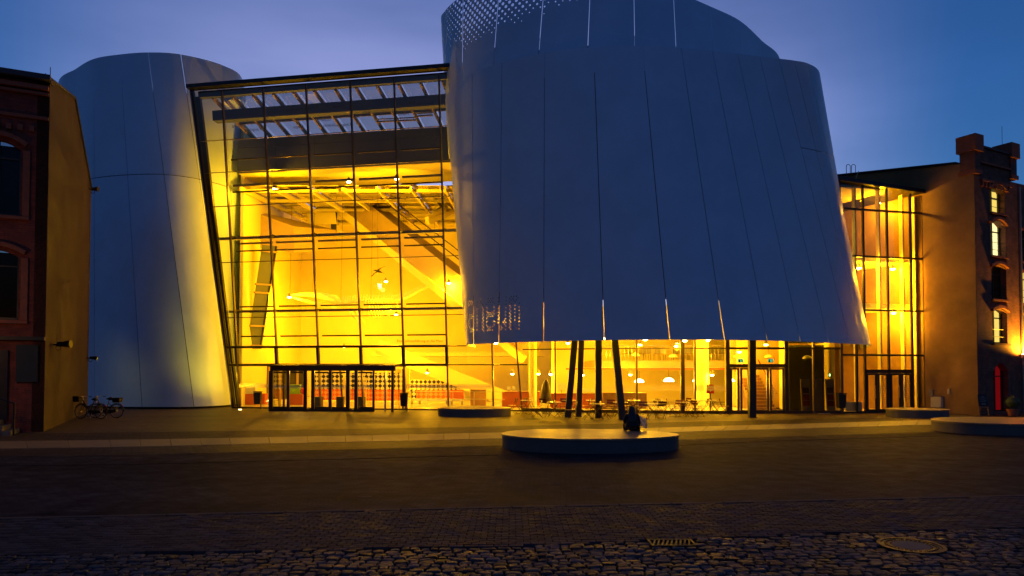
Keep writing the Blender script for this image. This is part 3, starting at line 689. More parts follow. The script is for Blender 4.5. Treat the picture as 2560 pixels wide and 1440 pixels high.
# ================================================================== steel drums
class Skin:
    """ruled sheet-metal skin between a lower and an upper curve, seams at whole t"""
    def __init__(s, bot, top): s.b = bot; s.t = top
    def at(s, t, v): return catmull(s.b, t).lerp(catmull(s.t, t), v)
    def nrm(s, t, v):
        a = s.at(t + .01, v) - s.at(t - .01, v); b = s.at(t, min(1, v + .01)) - s.at(t, max(0, v - .01))
        return a.cross(b).normalized()
def skin_panel(sk, i, v0, v1, parent, gap=.016, th=.05, nu=7, nv=8, name='skin_panel'):
    L = (sk.at(i + 1, .5) - sk.at(i, .5)).length; e = gap / max(L, .1)
    mb = MB(); 
    for side in (0, 1):
        for b in range(nv + 1):
            for a in range(nu + 1):
                t = i + e + (1 - 2 * e) * a / nu; v = v0 + (v1 - v0) * b / nv
                p = sk.at(t, v)
                if side: p = p - sk.nrm(t, v) * th
                mb.v.append(p)
    W = nu + 1; N = W * (nv + 1)
    for b in range(nv):
        for a in range(nu):
            q = b * W + a
            mb.f.append((q, q + 1, q + W + 1, q + W)); mb.f.append((N + q, N + q + W, N + q + W + 1, N + q + 1))
    for b in range(nv):
        q = b * W; mb.f.append((q, q + W, N + q + W, N + q)); q += nu; mb.f.append((q, N + q, N + q + W, q + W))
    for a in range(nu):
        mb.f.append((a, N + a, N + a + 1, a + 1)); q = nv * W + a; mb.f.append((q, q + 1, N + q + 1, N + q))
    mb.m = [0] * len(mb.f)
    o = mb.build(name, M['steel'], parent, fix=False); smooth_angle(o, 30); return o
def perf_panel(sk, i, v0, v1, parent, nu, nv, rad, gap=.016, name='skin_panel'):
    """sheet with real round holes: rad(p, t, v, a, b) gives the hole radius as a share of the cell, 0 for none"""
    L = (sk.at(i + 1, .5) - sk.at(i, .5)).length; e = gap / max(L, .1)
    mb = MB(); cache = {}
    def T(a): return i + e + (1 - 2 * e) * a / nu
    def V(b): return v0 + (v1 - v0) * b / nv
    def vert(a, b):
        k = (round(a, 4), round(b, 4))
        if k not in cache: cache[k] = len(mb.v); mb.v.append(sk.at(T(a), V(b)))
        return cache[k]
    for b in range(nv):
        for a in range(nu):
            ac, bc = a + .5, b + .5
            r = rad(T(ac), V(bc), a, b)
            ring = [vert(a, b), vert(ac, b), vert(a + 1, b), vert(a + 1, bc), vert(a + 1, b + 1), vert(ac, b + 1), vert(a, b + 1), vert(a, bc)]
            if r <= 0: mb.f.append(tuple(ring)); continue
            inn = []
            for k in range(8):
                t = -3 * math.pi / 4 + k * math.pi / 4
                inn.append(len(mb.v)); mb.v.append(sk.at(T(ac + r * math.cos(t)), V(bc + r * math.sin(t))))
            for k in range(8):
                j = (k + 1) % 8; mb.f.append((ring[k], ring[j], inn[j], inn[k]))
    mb.m = [0] * len(mb.f)
    o = mb.build(name, M['steel'], parent, fix=False); smooth_angle(o, 30); return o

def ring_wall(mb, sk, v0, v1, off, t0, t1, n):
    pr = None
    for k in range(n + 1):
        t = t0 + (t1 - t0) * k / n
        a = sk.at(t, v0) - sk.nrm(t, v0) * off; b = sk.at(t, v1) - sk.nrm(t, v1) * off
        if pr: mb.quad(pr[0], a, b, pr[1])
        pr = (a, b)

# ---- lower right drum
ZB = 3.66
ZT2 = G(1606, 114.5, 16.6); 
def zof(px, py, D): return P(px, py, D).z
ZTOP = zof(1606, 114.5, 29.95)
lb = [(1187, 40.5), (1172, 38.0), (1166, 35.9), (1184, 34.9), (1247, 33.3), (1359, 31.5), (1511, 30.1), (1674, 29.45), (1811, 29.65), (1918, 30.4), (2001, 31.5), (2072, 32.9), (2125, 34.2), (2158, 35.3), (2177, 36.5), (2170, 39.0), (2150, 42)]
lt = [(1135, 40.0), (1120, 37.6), (1117, 35.4), (1180, 32.8), (1255, 31.6), (1361, 30.6), (1484, 30.1), (1606, 29.95), (1703, 30.15), (1781, 30.45), (1844, 30.72), (1899, 30.98), (1947, 31.2), (1986, 31.4), (2020, 31.7), (2047, 32.5), (2052, 34.2)]
low = Skin([XY(p, d, ZB) for p, d in lb], [XY(p, d, ZTOP) for p, d in lt])
drum = empty('steel_drum', low.at(7, 0) * 1.0, 'huge white steel drum floating on dark columns above the cafe, lower shell in front', 'building')
WORD = {   # 7-row dot letters
 'e': [" ### ", "#   #", "#   #", "#####", "#    ", "#   #", " ### "], 'n': ["# ## ", "##  #", "#   #", "#   #", "#   #", "#   #", "#   #"],
 'u': ["#   #", "#   #", "#   #", "#   #", "#   #", "#  ##", " ## #"], 'm': ["## # ", "# # #", "# # #", "# # #", "# # #", "# # #", "# # #"], 'o': [" ### ", "#   #", "#   #", "#   #", "#   #", "#   #", " ### "],
 'z': ["#####", "    #", "   # ", "  #  ", " #   ", "#    ", "#####"], 'a': [" ### ", "    #", "    #", " ####", "#   #", "#   #", " ####"]}
# the word runs round the corner of the drum; letter grid in metres along the skin
acc = [0.0]
for k in range(1, 400):
    t = k / 400 * (len(lb) - 1); acc.append(acc[-1] + (low.at(t, .13) - low.at((k - 1) / 400 * (len(lb) - 1), .13)).length)
def arc(t): x = t / (len(lb) - 1) * 400; i = min(398, int(x)); return acc[i] + (acc[i + 1] - acc[i]) * (x - i)
word = 'ozeaneum'
LW = .125          # one stroke
END = arc(4.52)
def in_word(t, v):
    s_ = END - arc(t); h = (low.at(t, v).z - ZB)
    z0 = .62 + 0.0; H = 1.6
    rr = (h - z0) / (H / 7)
    if rr < 0 or rr >= 7 or s_ < 0: return False
    pitch = LW * 2 * 3.3
    li = len(word) - 1 - int(s_ / pitch)
    if li < 0: return False
    x = 1 - (s_ % pitch) / (pitch * .80)
    if x < 0: return False
    c = min(4, int(x * 5))
    return WORD[word[li]][6 - int(rr)][c] == '#'
n_low = len(lb) - 1
for i in range(n_low):
    if i in (2, 3, 4):
        L = (low.at(i + 1, .13) - low.at(i, .13)).length; hh = (ZTOP - ZB)
        v1 = .19
        nu = max(8, int(L / .085)); nv = int(v1 * hh / .085)
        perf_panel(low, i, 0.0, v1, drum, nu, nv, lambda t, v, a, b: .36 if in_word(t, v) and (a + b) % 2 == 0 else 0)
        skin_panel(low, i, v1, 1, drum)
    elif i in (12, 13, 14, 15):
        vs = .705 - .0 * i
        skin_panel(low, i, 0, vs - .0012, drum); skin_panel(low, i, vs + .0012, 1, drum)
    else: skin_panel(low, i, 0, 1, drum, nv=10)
mb = MB(); ring_wall(mb, low, .14, .93, .55, 1.0, 8.45, 36); ring_wall(mb, low, .02, .93, .5, 8.45, n_low, 30)
mb.build('dark_membrane', M['core'], drum, fix=False)
# soffit above the cafe terrace and flat roof behind the rim
def cap(name, sk, v, off, m, t0, t1, n, extra):
    pts = [sk.at(t0 + (t1 - t0) * k / n, v) - sk.nrm(t0 + (t1 - t0) * k / n, v) * off for k in range(n + 1)]
    z = sum(p.z for p in pts) / len(pts)
    pts = [Vector((p.x, p.y, z)) for p in pts] + [Vector((x, y, z)) for x, y in extra]
    mb = MB(); mb.v = pts; mb.f = [tuple(range(len(pts)))]; mb.m = [0]; return mb.build(name, m, drum, fix=False)
M['soffit'] = mat('white_soffit', (0.70, 0.68, 0.62), 0.6, 0, 0.05, 1)
cap('soffit', low, .118, .30, M['soffit'], 1.2, n_low - .8, 40, [(22, 42.0), (-1.5, 42.0)])
cap('flat_roof', low, .93, .55, M['core'], 1.0, n_low, 40, [(17, 46), (-3, 44)])
# ---- upper shell
ZU0, ZU1 = 15.2, 21.8
utop_px = [('d', 1190, 49.0), ('d', 1120, 44.0), (1103, 62), (1112, 28), (1158, -12), (1250, -56), (1364, -78), (1478, -84), (1584, -70), (1683, -24), (1776, 16), (1850, 52), (1905, 102), (1950, 148), ('d', 1945, 47.5), ('d', 1850, 52.0)]
ut = [XY(p[1], p[2], ZU1) if p[0] == 'd' else G(p[0], p[1], ZU1) for p in utop_px]
ub_d = [(1200, 49.0), (1138, 44.0), (1121, 40.2), (1131, 37.6), (1154, 36.0), (1224, 34.2), (1336, 32.9), (1464, 32.2), (1589, 32.2), (1697, 32.8), (1791, 33.9), (1858, 36), (1905, 39), (1935, 42.5), (1935, 47.0), (1850, 51.5)]
up = Skin([XY(p, d, ZU0) for p, d in ub_d], ut)
updrum = empty('steel_drum', up.at(8, 0) * 1.0, 'upper perforated shell of the big steel drum, rising behind its lower shell', 'building')
def halftone(t, v, a, b):
    if (a + b) % 2 or t > 8.4: return 0
    p = up.at(t, v); 
    x = t - 4.2
    # patch of holes that thins out downwards and to the right
    edge = .57 + .036 * max(0, x) ** 1.3 + (.10 * (3.9 - t) if t < 3.9 else 0)
    f_ = (v - edge) / .20 * min(1, max(.25, (t - 3.2) / 1.3)) - .05 * max(0, x) + random.uniform(-.18, .12)
    if f_ < 0.10: return 0
    return min(.44, .10 + .42 * f_)
for i in range(len(ub_d) - 1):
    if 3 <= i <= 9:
        L = (up.at(i + 1, .9) - up.at(i, .9)).length; hh = (up.at(i + .5, 1) - up.at(i + .5, 0)).length
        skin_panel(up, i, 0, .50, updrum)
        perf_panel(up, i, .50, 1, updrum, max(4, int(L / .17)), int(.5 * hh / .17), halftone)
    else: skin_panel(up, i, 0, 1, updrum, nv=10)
mb = MB(); ring_wall(mb, up, 0, .44, .45, 1.2, len(ub_d) - 1, 50); mb.build('dark_membrane', M['core'], updrum, fix=False)
pts = [up.at(1.2 + (len(ub_d) - 2.2) * k / 40, .44) - up.nrm(1.2 + (len(ub_d) - 2.2) * k / 40, .44) * .45 for k in range(41)]
zz = sum(p.z for p in pts) / 41; mb = MB(); mb.v = [Vector((p.x, p.y, zz)) for p in pts]; mb.f = [tuple(range(41))]; mb.m = [0]; mb.build('flat_roof', M['core'], updrum, fix=False)

# ---- left drum
ZL1 = 21.5
lt_px = [('d', 160, 52), (145, 208), (190, 172), (235, 147), (300, 136), (370, 131), (452, 136), (556, 163), (607, 201), ('d', 598, 50.5), ('d', 480, 54)]
l_top = [XY(p[1], p[2], ZL1) if p[0] == 'd' else G(p[0], p[1], ZL1) for p in lt_px]
l_bot = [(110, 51), (100, 46.5), (165, 43.4), (236, 41.9), (355, 40.95), (485, 41.2), (583, 43.7), (612, 47.0), (622, 50.5), (612, 53), (520, 56)]
ls = Skin([XY(p, d, .12) for p, d in l_bot], l_top)
ldrum = empty('steel_drum', ls.at(4, 0) * 1.0, 'white steel drum standing on the ground left of the glass hall beside two bicycles', 'building')
for i in range(len(l_bot) - 1):
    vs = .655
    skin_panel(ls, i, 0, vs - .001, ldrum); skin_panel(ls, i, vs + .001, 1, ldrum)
mb = MB(); ring_wall(mb, ls, -.006, .90, .42, 0.0, len(l_bot) - 1, 44); mb.build('dark_membrane', M['core'], ldrum, fix=False)
pts = [ls.at((len(l_bot) - 1) * k / 40, .90) - ls.nrm((len(l_bot) - 1) * k / 40, .90) * .42 for k in range(41)]
mb = MB(); mb.v = [Vector((p.x, p.y, sum(q.z for q in pts) / 41)) for p in pts]; mb.f = [tuple(range(41))]; mb.m = [0]; mb.build('flat_roof', M['core'], ldrum, fix=False)
# ---- columns under the big drum
for nm, tp, bt, w, lab in (('a', (1443, 34.2), (1419, 33.9), .30, 'dark leaning column, leftmost of the four clustered under the steel drum'), ('b', (1456, 34.6), (1446, 34.4), .27, 'dark leaning column, second from left of the four clustered under the drum'), ('c', (1496, 33.6), (1496, 33.4), .30, 'dark upright column, third of the four clustered under the steel drum'), ('d', (1529, 32.6), (1556, 32.2), .31, 'dark leaning column, rightmost of the four clustered, behind the seated person'), ('e', (1880, 33.9), (1880, 33.8), .31, 'single dark upright column in front of the cafe doors')):
    a = XY(bt[0], bt[1], 0); b = XY(tp[0], tp[1], 5.2); b = a + (b - a) * (5.18 / b.z)
    c = empty('column', a, lab, 'column', 'columns under the steel drum')
    part('shaft', M['column'], c, lambda m: m.bar(a, b, w, w * .9, Vector((0, -1, 0))))
    part('foot_plate', M['column'], c, lambda m: m.box(a + Z * .015, (w * 1.25, w * 1.25, .03)))

# ================================================================== cafe glazing under the drum
cafe = empty('glazed_cafe', XY(1700, 36.7), 'brightly lit glazed cafe on the ground floor under the steel drum', 'building')
cg = [(1305, 38.95), (1388, 38.2), (1491, 37.5), (1592, 37.0), (1707, 36.72), (1738, 36.68), (1820, 36.6), (1880, 36.62), (1967, 36.7), (2035, 36.75), (2104, 36.7)]
cp = [XY(p, d) for p, d in cg]
CT = 5.17; ctz = 3.5
for i, p in enumerate(cp):
    big = i in (4, 6, 8)
    part('mullion', M['frame'] if big else M['mull'], cafe, lambda m: m.bar(p + (Vector((-.32, 0, 0)) if 0 else Vector()) + Z * .0, p + (Z * CT if i else Z * CT + Vector((-.45, 0, 0))), .2 if big else .09, .16, Vector((0, -1, 0))))
for i, (a, b) in enumerate(zip(cp, cp[1:])):
    d_ = (b - a).normalized(); a_, b_ = a + d_ * .05, b - d_ * .05
    part('transom', M['mull'] if i < 6 else M['frame'], cafe, lambda m: m.bar(a_ + Z * ctz, b_ + Z * ctz, .1, .07 if i < 6 else .12))
    part('base_rail', M['frame'], cafe, lambda m: m.bar(a_ + Z * .08, b_ + Z * .08, .12, .16))
    part('pane', M['glass'], cafe, lambda m: m.quad(a_ + Z * (ctz + .05), b_ + Z * (ctz + .05), b_ + Z * CT, a_ + Z * CT), fix=False)
    gm = M['glass_dark'] if i in (8, 9) else M['glass']
    if i not in (6, 7): part('pane', gm, cafe, lambda m: m.quad(a_ + Z * .16, b_ + Z * .16, b_ + Z * (ctz - .05), a_ + Z * (ctz - .05)), fix=False)
    if i in (2, 3, 4, 5): part('frit_band', M['frit'], cafe, lambda m: m.quad(a_ + Z * 1.22 - Vector((0, .012, 0)), b_ + Z * 1.22 - Vector((0, .012, 0)), b_ + Z * 1.5 - Vector((0, .012, 0)), a_ + Z * 1.5 - Vector((0, .012, 0))), fix=False)
def glass_door(parent, a, b, z1, leaves=2, fw=.11, top=None):
    """framed door set between plan points a and b"""
    d_ = (b - a).normalized(); L = (b - a).length
    part('door_head', M['frame'], parent, lambda m: m.bar(a + Z * (z1 + .11), b + Z * (z1 + .11), .16, .2))
    for k in range(leaves):
        p, q = a + d_ * (L * k / leaves + .02), a + d_ * (L * (k + 1) / leaves - .02)
        dr = part('door_leaf', M['frame'], parent, lambda m: (m.bar(p + d_ * fw / 2 + Z * .03, p + d_ * fw / 2 + Z * z1, fw, .08, Vector((0, -1, 0))), m.bar(q - d_ * fw / 2 + Z * .03, q - d_ * fw / 2 + Z * z1, fw, .08, Vector((0, -1, 0))), m.bar(p + d_ * fw + Z * .11, q - d_ * fw + Z * .11, .08, .16), m.bar(p + d_ * fw + Z * (z1 - .05), q - d_ * fw + Z * (z1 - .05), .08, .1)))
        part('pane', M['glass'], dr, lambda m: m.quad(p + d_ * fw + Z * .19, q - d_ * fw + Z * .19, q - d_ * fw + Z * (z1 - .1), p + d_ * fw + Z * (z1 - .1)), fix=False)
        hx = (q - d_ * (fw + .03)) if k % 2 == 0 else (p + d_ * (fw + .03))
        part('handle', M['silver'], dr, lambda m: m.tube([hx + Z * .8 + Vector((0, -.09, 0)), hx + Z * 1.5 + Vector((0, -.09, 0))], .015, 6))
for i in (6, 7):
    a, b = cp[i], cp[i + 1]; d_ = (b - a).normalized()
    glass_door(cafe, a + d_ * .1, b - d_ * .1, 2.45)
    part('pane', M['glass'], cafe, lambda m: m.quad(a + d_ * .1 + Z * 2.68, b - d_ * .1 + Z * 2.68, b - d_ * .1 + Z * (ctz - .06), a + d_ * .1 + Z * (ctz - .06)), fix=False)
# interior
YC = 50.0
part('cafe_floor', M['floor'], cafe, lambda m: m.hexa([(3.02, 38.4, -.05), (10, 36.8, -.05), (17.6, 36.9, -.05), (20, YC, -.05)] + [(3.02, 38.4, .02), (10, 36.8, .02), (17.6, 36.9, .02), (20, YC, .02)]))
part('cafe_floor', M['floor'], cafe, lambda m: m.hexa([(3.02, 38.5, -.05), (19.9, YC + .0, -.05), (19.9, YC + .1, -.05), (3.02, YC + .1, -.05), (3.02, 38.5, .018), (19.9, YC, .018), (19.9, YC + .1, .018), (3.02, YC + .1, .018)]))
wall('back_wall', M['plaster'], cafe, (21, YC), (3.2, YC), 0, 5.2)
wall('side_wall', M['plaster'], cafe, (19.6, YC), (18.2, 38.6), 0, 5.2)
part('ceiling', M['soffit'], cafe, lambda m: m.box((11.5, 46.3, 5.35), (21, 8.2, .2)))
part('mezzanine_slab', M['plaster_tan'], cafe, lambda m: m.box((11.6, 46.9, 2.72), (12.6, 6.0, .42)))
part('mezzanine_slab_edge', M['soffit'], cafe, lambda m: m.box((11.6, 46.95, 2.48), (12.6, 5.8, .04)))
for k in range(54):
    x = 5.4 + k * .232
    part('baluster', M['silver'], cafe, lambda m: m.box((x, 43.95, 3.4), (.02, .02, .95)))
part('handrail', M['silver'], cafe, lambda m: m.tube([(5.3, 43.95, 3.9), (17.9, 43.95, 3.9)], .03, 6))
part('beam', M['orange'], cafe, lambda m: m.box((10.0, 44.3, 2.40), (13, .25, .1)))
for px, D, r in ((1332, 42, .24), (1385, 44, .16), (1755, 41.5, .42), (1962, 41.0, .30)):
    c = XY(px, D); part('inner_column', M['plaster'], cafe, lambda m: m.lathe(c, [(r, 0), (r, 5.2)], 20), smooth=False)
part('partition', M['dark_room'], cafe, lambda m: m.box((16.75, 38.9, 1.9), (2.0, .15, 3.7)))
part('partition', M['dark_room'], cafe, lambda m: m.box((16.75, 38.9, 4.5), (2.0, .15, 1.3)))
# straight timber stair behind the doors
st = XY(1900, 39.2)
for k in range(14):
    part('stair_step', M['wood'], cafe, lambda m: m.box((st.x + .25, st.y + .26 * k, .09 + .185 * k), (1.25, .30, .17)))
part('stair_wall', M['plaster'], cafe, lambda m: m.box((15.0, 43.4, 2.6), (2.9, .15, 5.1)))
part('stair_rail', M['redchair'], cafe, lambda m: m.tube([(st.x + .95, st.y, 1.0), (st.x + .78, st.y + 3.5, 3.7)], .03, 6))
# ================================================================== entrance vestibule
va, vb = G(676, 1027.6), G(988, 1029.2); vd = (vb - va).normalized(); vn = Vector((vd.y, -vd.x, 0))
VL = (vb - va).length; VZ = 2.52
vest = empty('entrance_vestibule', va.lerp(vb, .5), 'dark framed entrance porch with three glass sliding doors in front of the hall', 'vestibule')
def vx(px): return va + vd * ((px - 676) / (988 - 676) * VL)
part('canopy', M['frame'], vest, lambda m: m.hexa([va - vd * .1 + vn * .1 + Z * VZ, vb + vd * .1 + vn * .1 + Z * VZ, vb + vd * .1 - vn * 2.2 + Z * VZ, va - vd * .1 - vn * 2.2 + Z * VZ, va - vd * .1 + vn * .1 + Z * (VZ + .1), vb + vd * .1 + vn * .1 + Z * (VZ + .1), vb + vd * .1 - vn * 2.2 + Z * (VZ + .14), va - vd * .1 - vn * 2.2 + Z * (VZ + .14)]))
part('header', M['frame'], vest, lambda m: m.bar(va + Z * 2.4, vb + Z * 2.4, .12, .24))
part('threshold', M['frame'], vest, lambda m: m.bar(va + Z * .07, vx(935) + Z * .07, .14, .14))
posts = [(672, 682), (718, 724), (760, 768), (779, 787), (823, 830), (866, 875), (887, 895), (932, 937), (978, 984)]
for a, b in posts:
    part('post', M['frame'], vest, lambda m: m.bar(vx((a + b) / 2) + Z * .0, vx((a + b) / 2) + Z * 2.28, VL * (b - a) / 312, .12, Vector((0, -1, 0))))
for (a, b) in ((682, 718), (724, 760), (787, 823), (830, 866), (895, 932)):
    p, q = vx(a + 1), vx(b - 1)
    dr = part('sliding_leaf', M['frame'], vest, lambda m: (m.bar(p + Z * .2, q + Z * .2, .06, .12), m.bar(p + Z * 2.2, q + Z * 2.2, .06, .1)))
    part('pane', M['glass'], dr, lambda m: m.quad(p + Z * .26, q + Z * .26, q + Z * 2.15, p + Z * 2.15), fix=False)
    part('frit_band', M['frit'], dr, lambda m: m.quad(p + Z * 1.3 + vn * .012, q + Z * 1.3 + vn * .012, q + Z * 1.48 + vn * .012, p + Z * 1.48 + vn * .012), fix=False)
for (a, b) in ((768, 779), (875, 887)):
    p, q = vx(a + .5), vx(b - .5); part('side_pane', M['glass'], vest, lambda m: m.quad(p + Z * .1, q + Z * .1, q + Z * 2.28, p + Z * 2.28), fix=False)
# leaf standing open at the right
p = vx(964); q = p + vn * .55 + vd * .12
part('open_leaf', M['silver'], vest, lambda m: (m.bar(p + Z * .04, p + Z * 2.25, .07, .06, Vector((0, -1, 0))), m.bar(q + Z * .04, q + Z * 2.25, .07, .06, Vector((0, -1, 0))), m.bar(p + Z * .1, q + Z * .1, .05, .1), m.bar(p + Z * 2.2, q + Z * 2.2, .05, .1)))
for s_, x in ((0, va), (1, vb)):
    part('side_pane', M['glass'], vest, lambda m: m.quad(x + Z * .1, x - vn * 1.9 + Z * .1, x - vn * 1.9 + Z * 2.4, x + Z * 2.4), fix=False)
    part('corner_post', M['frame'], vest, lambda m: m.bar(x - vn * 1.85, x - vn * 1.85 + Z * 2.4, .1, .1))
for px in (738, 800, 926):
    c = vx(px) - vn * .9 + Z * 2.42
    lp = part('ceiling_lamp', M['lamp'], vest, lambda m: m.lathe(c, [(.10 if px != 738 else .2, -.05), (.12 if px != 738 else .24, 0)], 14))
    light('porch_light', 'POINT', c - Z * .15, 26, lp, size=.12)

# ================================================================== glazed link building on the right
ba, bb = XY(2090, 36.75), XY(2312, 38.1); bd = (bb - ba).normalized(); bn = Vector((bd.y, -bd.x, 0)); BL = (bb - ba).length
bay = empty('glazed_link', ba.lerp(bb, .5), 'narrow glazed stair building at the right between the drum and the rendered gable wall', 'building')
def bu(px):
    p = PL(px, 900, ba, bn); return (p - ba).dot(bd)
def bz(px, py): return PL(px, py, ba, bn).z
def bpt(u, z): return ba + bd * u + Z * z
BT = [bz(2200, y) for y in (888, 776, 643, 527)]
BTOP = (bz(2105, 446), bz(2311, 486))
def btop(u): return BTOP[0] + (BTOP[1] - BTOP[0]) * max(0, (u - bu(2105))) / (bu(2311) - bu(2105))
BU = [bu(2104), bu(2141), bu(2162), bu(2222), bu(2281), bu(2311)]
for i, u in enumerate(BU):
    z0 = 0
    top = btop(u) - .1
    if i == 1: top = 5.0
    part('mullion', M['frame'], bay, lambda m: m.bar(bpt(u, 0), bpt(u, top), .09, .14, Vector((0, -1, 0))))
    if i >= 2: part('mullion_fin', M['plaster'], bay, lambda m: m.bar(bpt(u - .22, 0) - bn * .4, bpt(u - .22, top) - bn * .4, .07, .36, Vector((0, -1, 0))))
for z in BT:
    part('transom', M['frame'], bay, lambda m: m.bar(bpt(BU[0], z), bpt(BU[-1], z), .12, .1))
zz = [.1] + BT
for i in range(len(BU) - 1):
    a, b = BU[i] + .05, BU[i + 1] - .05
    if i in (2, 3):
        glass_door(bay, bpt(a, 0), bpt(b, 0), 2.15)
        part('pane', M['glass'], bay, lambda m: m.quad(bpt(a, 2.4), bpt(b, 2.4), bpt(b, BT[0] - .06), bpt(a, BT[0] - .06)), fix=False)
    else:
        part('pane', M['glass'], bay, lambda m: m.quad(bpt(a, .12), bpt(b, .12), bpt(b, BT[0] - .06), bpt(a, BT[0] - .06)), fix=False)
    for k in range(4):
        z0 = BT[k] + .06; za, zb_ = (BT[k + 1] - .06, BT[k + 1] - .06) if k < 3 else (btop(BU[i]) - .1, btop(BU[i + 1]) - .1)
        part('pane', M['glass'], bay, lambda m: m.quad(bpt(a, z0), bpt(b, z0), bpt(b, zb_), bpt(a, za)), fix=False)
part('base_rail', M['frame'], bay, lambda m: m.bar(bpt(BU[0], .05), bpt(BU[-1], .05), .12, .1))
part('corner_post', M['black'], bay, lambda m: m.bar(bpt(BU[-1] + .12, 0), bpt(BU[-1] + .12, btop(BU[-1]) - .1), .14, .22, Vector((0, -1, 0))))
ro = [bpt(-2, btop(0) - .02) + bn * .25, bpt(BU[-1] + .2, btop(BU[-1]) - .02) + bn * .25, bpt(BU[-1] - 1.5, btop(BU[-1]) - .02) - bn * 7.5, bpt(-2, btop(0) - .02) - bn * 7.5]
part('roof', M['black'], bay, lambda m: m.hexa(ro + [q + Z * .22 for q in ro]))
M['bayback'] = mat('tan_back_wall', (0.62, 0.42, 0.20), 0.75, 0, 0.08, 0.6)
wb = [bpt(-2.5, 0) - bn * 5.4, bpt(BU[-1] - .6, 0) - bn * 5.4]
wall('back_wall', M['bayback'], bay, wb[1], wb[0], 0, 12.3)
wall('side_wall', M['bayback'], bay, bpt(BU[-1] + .05, 0) - bn * .3, bpt(BU[-1] - .6, 0) - bn * 5.4, 0, 12.3)
for z, dpt in ((BT[1] + .15, 4.7), (BT[2] - .15, 4.8)):
    q = [bpt(-2, z) - bn * .5, bpt(BU[-1] - .1, z) - bn * .5, bpt(BU[-1] - .6, z) - bn * 5.3, bpt(-2, z) - bn * 5.3]
    q[0] = bpt(-2, z) - bn * (5.4 - dpt); q[1] = bpt(BU[-1] - .2, z) - bn * (5.4 - dpt)
    part('floor_slab', M['plaster'], bay, lambda m: m.hexa(q + [v + Z * .3 for v in q]))
part('ceiling', M['plaster'], bay, lambda m: m.hexa([bpt(-2, 12.35) - bn * .2, bpt(BU[-1] - .1, 12.35) - bn * .2, bpt(BU[-1] - .6, 12.35) - bn * 5.3, bpt(-2, 12.35) - bn * 5.3, bpt(-2, 12.45) - bn * .2, bpt(BU[-1] - .1, 12.45) - bn * .2, bpt(BU[-1] - .6, 12.45) - bn * 5.3, bpt(-2, 12.45) - bn * 5.3]))
part('ground_floor', M['floor'], bay, lambda m: m.hexa([bpt(-1, -.05), bpt(BU[-1], -.05), bpt(BU[-1] - .6, -.05) - bn * 5.4, bpt(-1, -.05) - bn * 5.4, bpt(-1, .02), bpt(BU[-1], .02), bpt(BU[-1] - .6, .02) - bn * 5.4, bpt(-1, .02) - bn * 5.4]))
for z in (BT[1] + .46, BT[2] + .16, .02):
    for u0 in (3.15,):
        dd = part('landing_door', M['wood'], bay, lambda m: m.hexa([bpt(u0, z) - bn * 5.3, bpt(u0 + 1.0, z) - bn * 5.3, bpt(u0 + 1.0, z) - bn * 5.36, bpt(u0, z) - bn * 5.36] + [bpt(u0, z + 2.1) - bn * 5.3, bpt(u0 + 1.0, z + 2.1) - bn * 5.3, bpt(u0 + 1.0, z + 2.1) - bn * 5.36, bpt(u0, z + 2.1) - bn * 5.36]))
        part('door_handle', M['silver'], dd, lambda m: m.tube([bpt(u0 + .12, z + 1.05) - bn * 5.25, bpt(u0 + .26, z + 1.05) - bn * 5.25], .02, 6))
part('stair_soffit', M['plaster'], bay, lambda m: m.bar(bpt(.2, BT[1] + 1.3) - bn * 3.2, bpt(2.6, BT[1] + 2.4) - bn * 3.2, 1.2, .25))
part('hanging_box', M['plaster'], bay, lambda m: m.box(bpt(1.6, BT[2] + 1.4) - bn * 3.2, (1.9, 1.4, 1.3)))
for (px, py, s_) in ((2130, 470, 2), (2150, 505, 2.4), (2188, 500, 3)):
    a = P(px, py, 40); part('display_rod', M['plaster'], bay, lambda m: m.tube([a, a + Vector((.4, 0, 1.0))], .02, 5))
part('letter_panel', M['plaster'], bay, lambda m: m.box(bpt(1.3, .35) - bn * .3, (.9, .25, .5)))
# ================================================================== brick houses
HD = R(28); hf = Vector((math.cos(HD), math.sin(HD), 0)); hs = Vector((-math.sin(HD), math.cos(HD), 0))
M['brick_r'] = brick_mat('red_brick_right', (0.21, 0.062, 0.028), (0.135, 0.04, 0.02), (0.17, 0.13, 0.09), .25, .078, HD, 'XZ', .85, .8, .013, .35)
LDIR = math.atan2(.43, .90); lf = Vector((-.90, -.43, 0)).normalized(); lsd = Vector((-.43, .90, 0)).normalized()
M['brick_l'] = brick_mat('red_brick_left', (0.22, 0.035, 0.016), (0.14, 0.02, 0.012), (0.13, 0.07, 0.04), .25, .078, LDIR, 'XZ', .85, .8, .013, .35)
M['brick_trim'] = mat('moulded_brick', (0.26, 0.075, 0.032), 0.8, 0, 0.25, 4, .4, 30)
rc = XY(2447, 35.6); rc.z = 0
rh = empty('brick_warehouse', rc, 'red brick warehouse at the right edge with arched windows and corner turrets', 'house')
def rpt(a, b, z): return rc + hf * a + hs * b + Z * z
def r_at(px, py):   # on the front plane
    p = PL(px, py, rc, hs); return (p - rc).dot(hf), p.z
def s_at(px, py):
    p = PL(px, py, rc, hf); return (p - rc).dot(hs), p.z
ZR = r_at(2455, 437)[1]
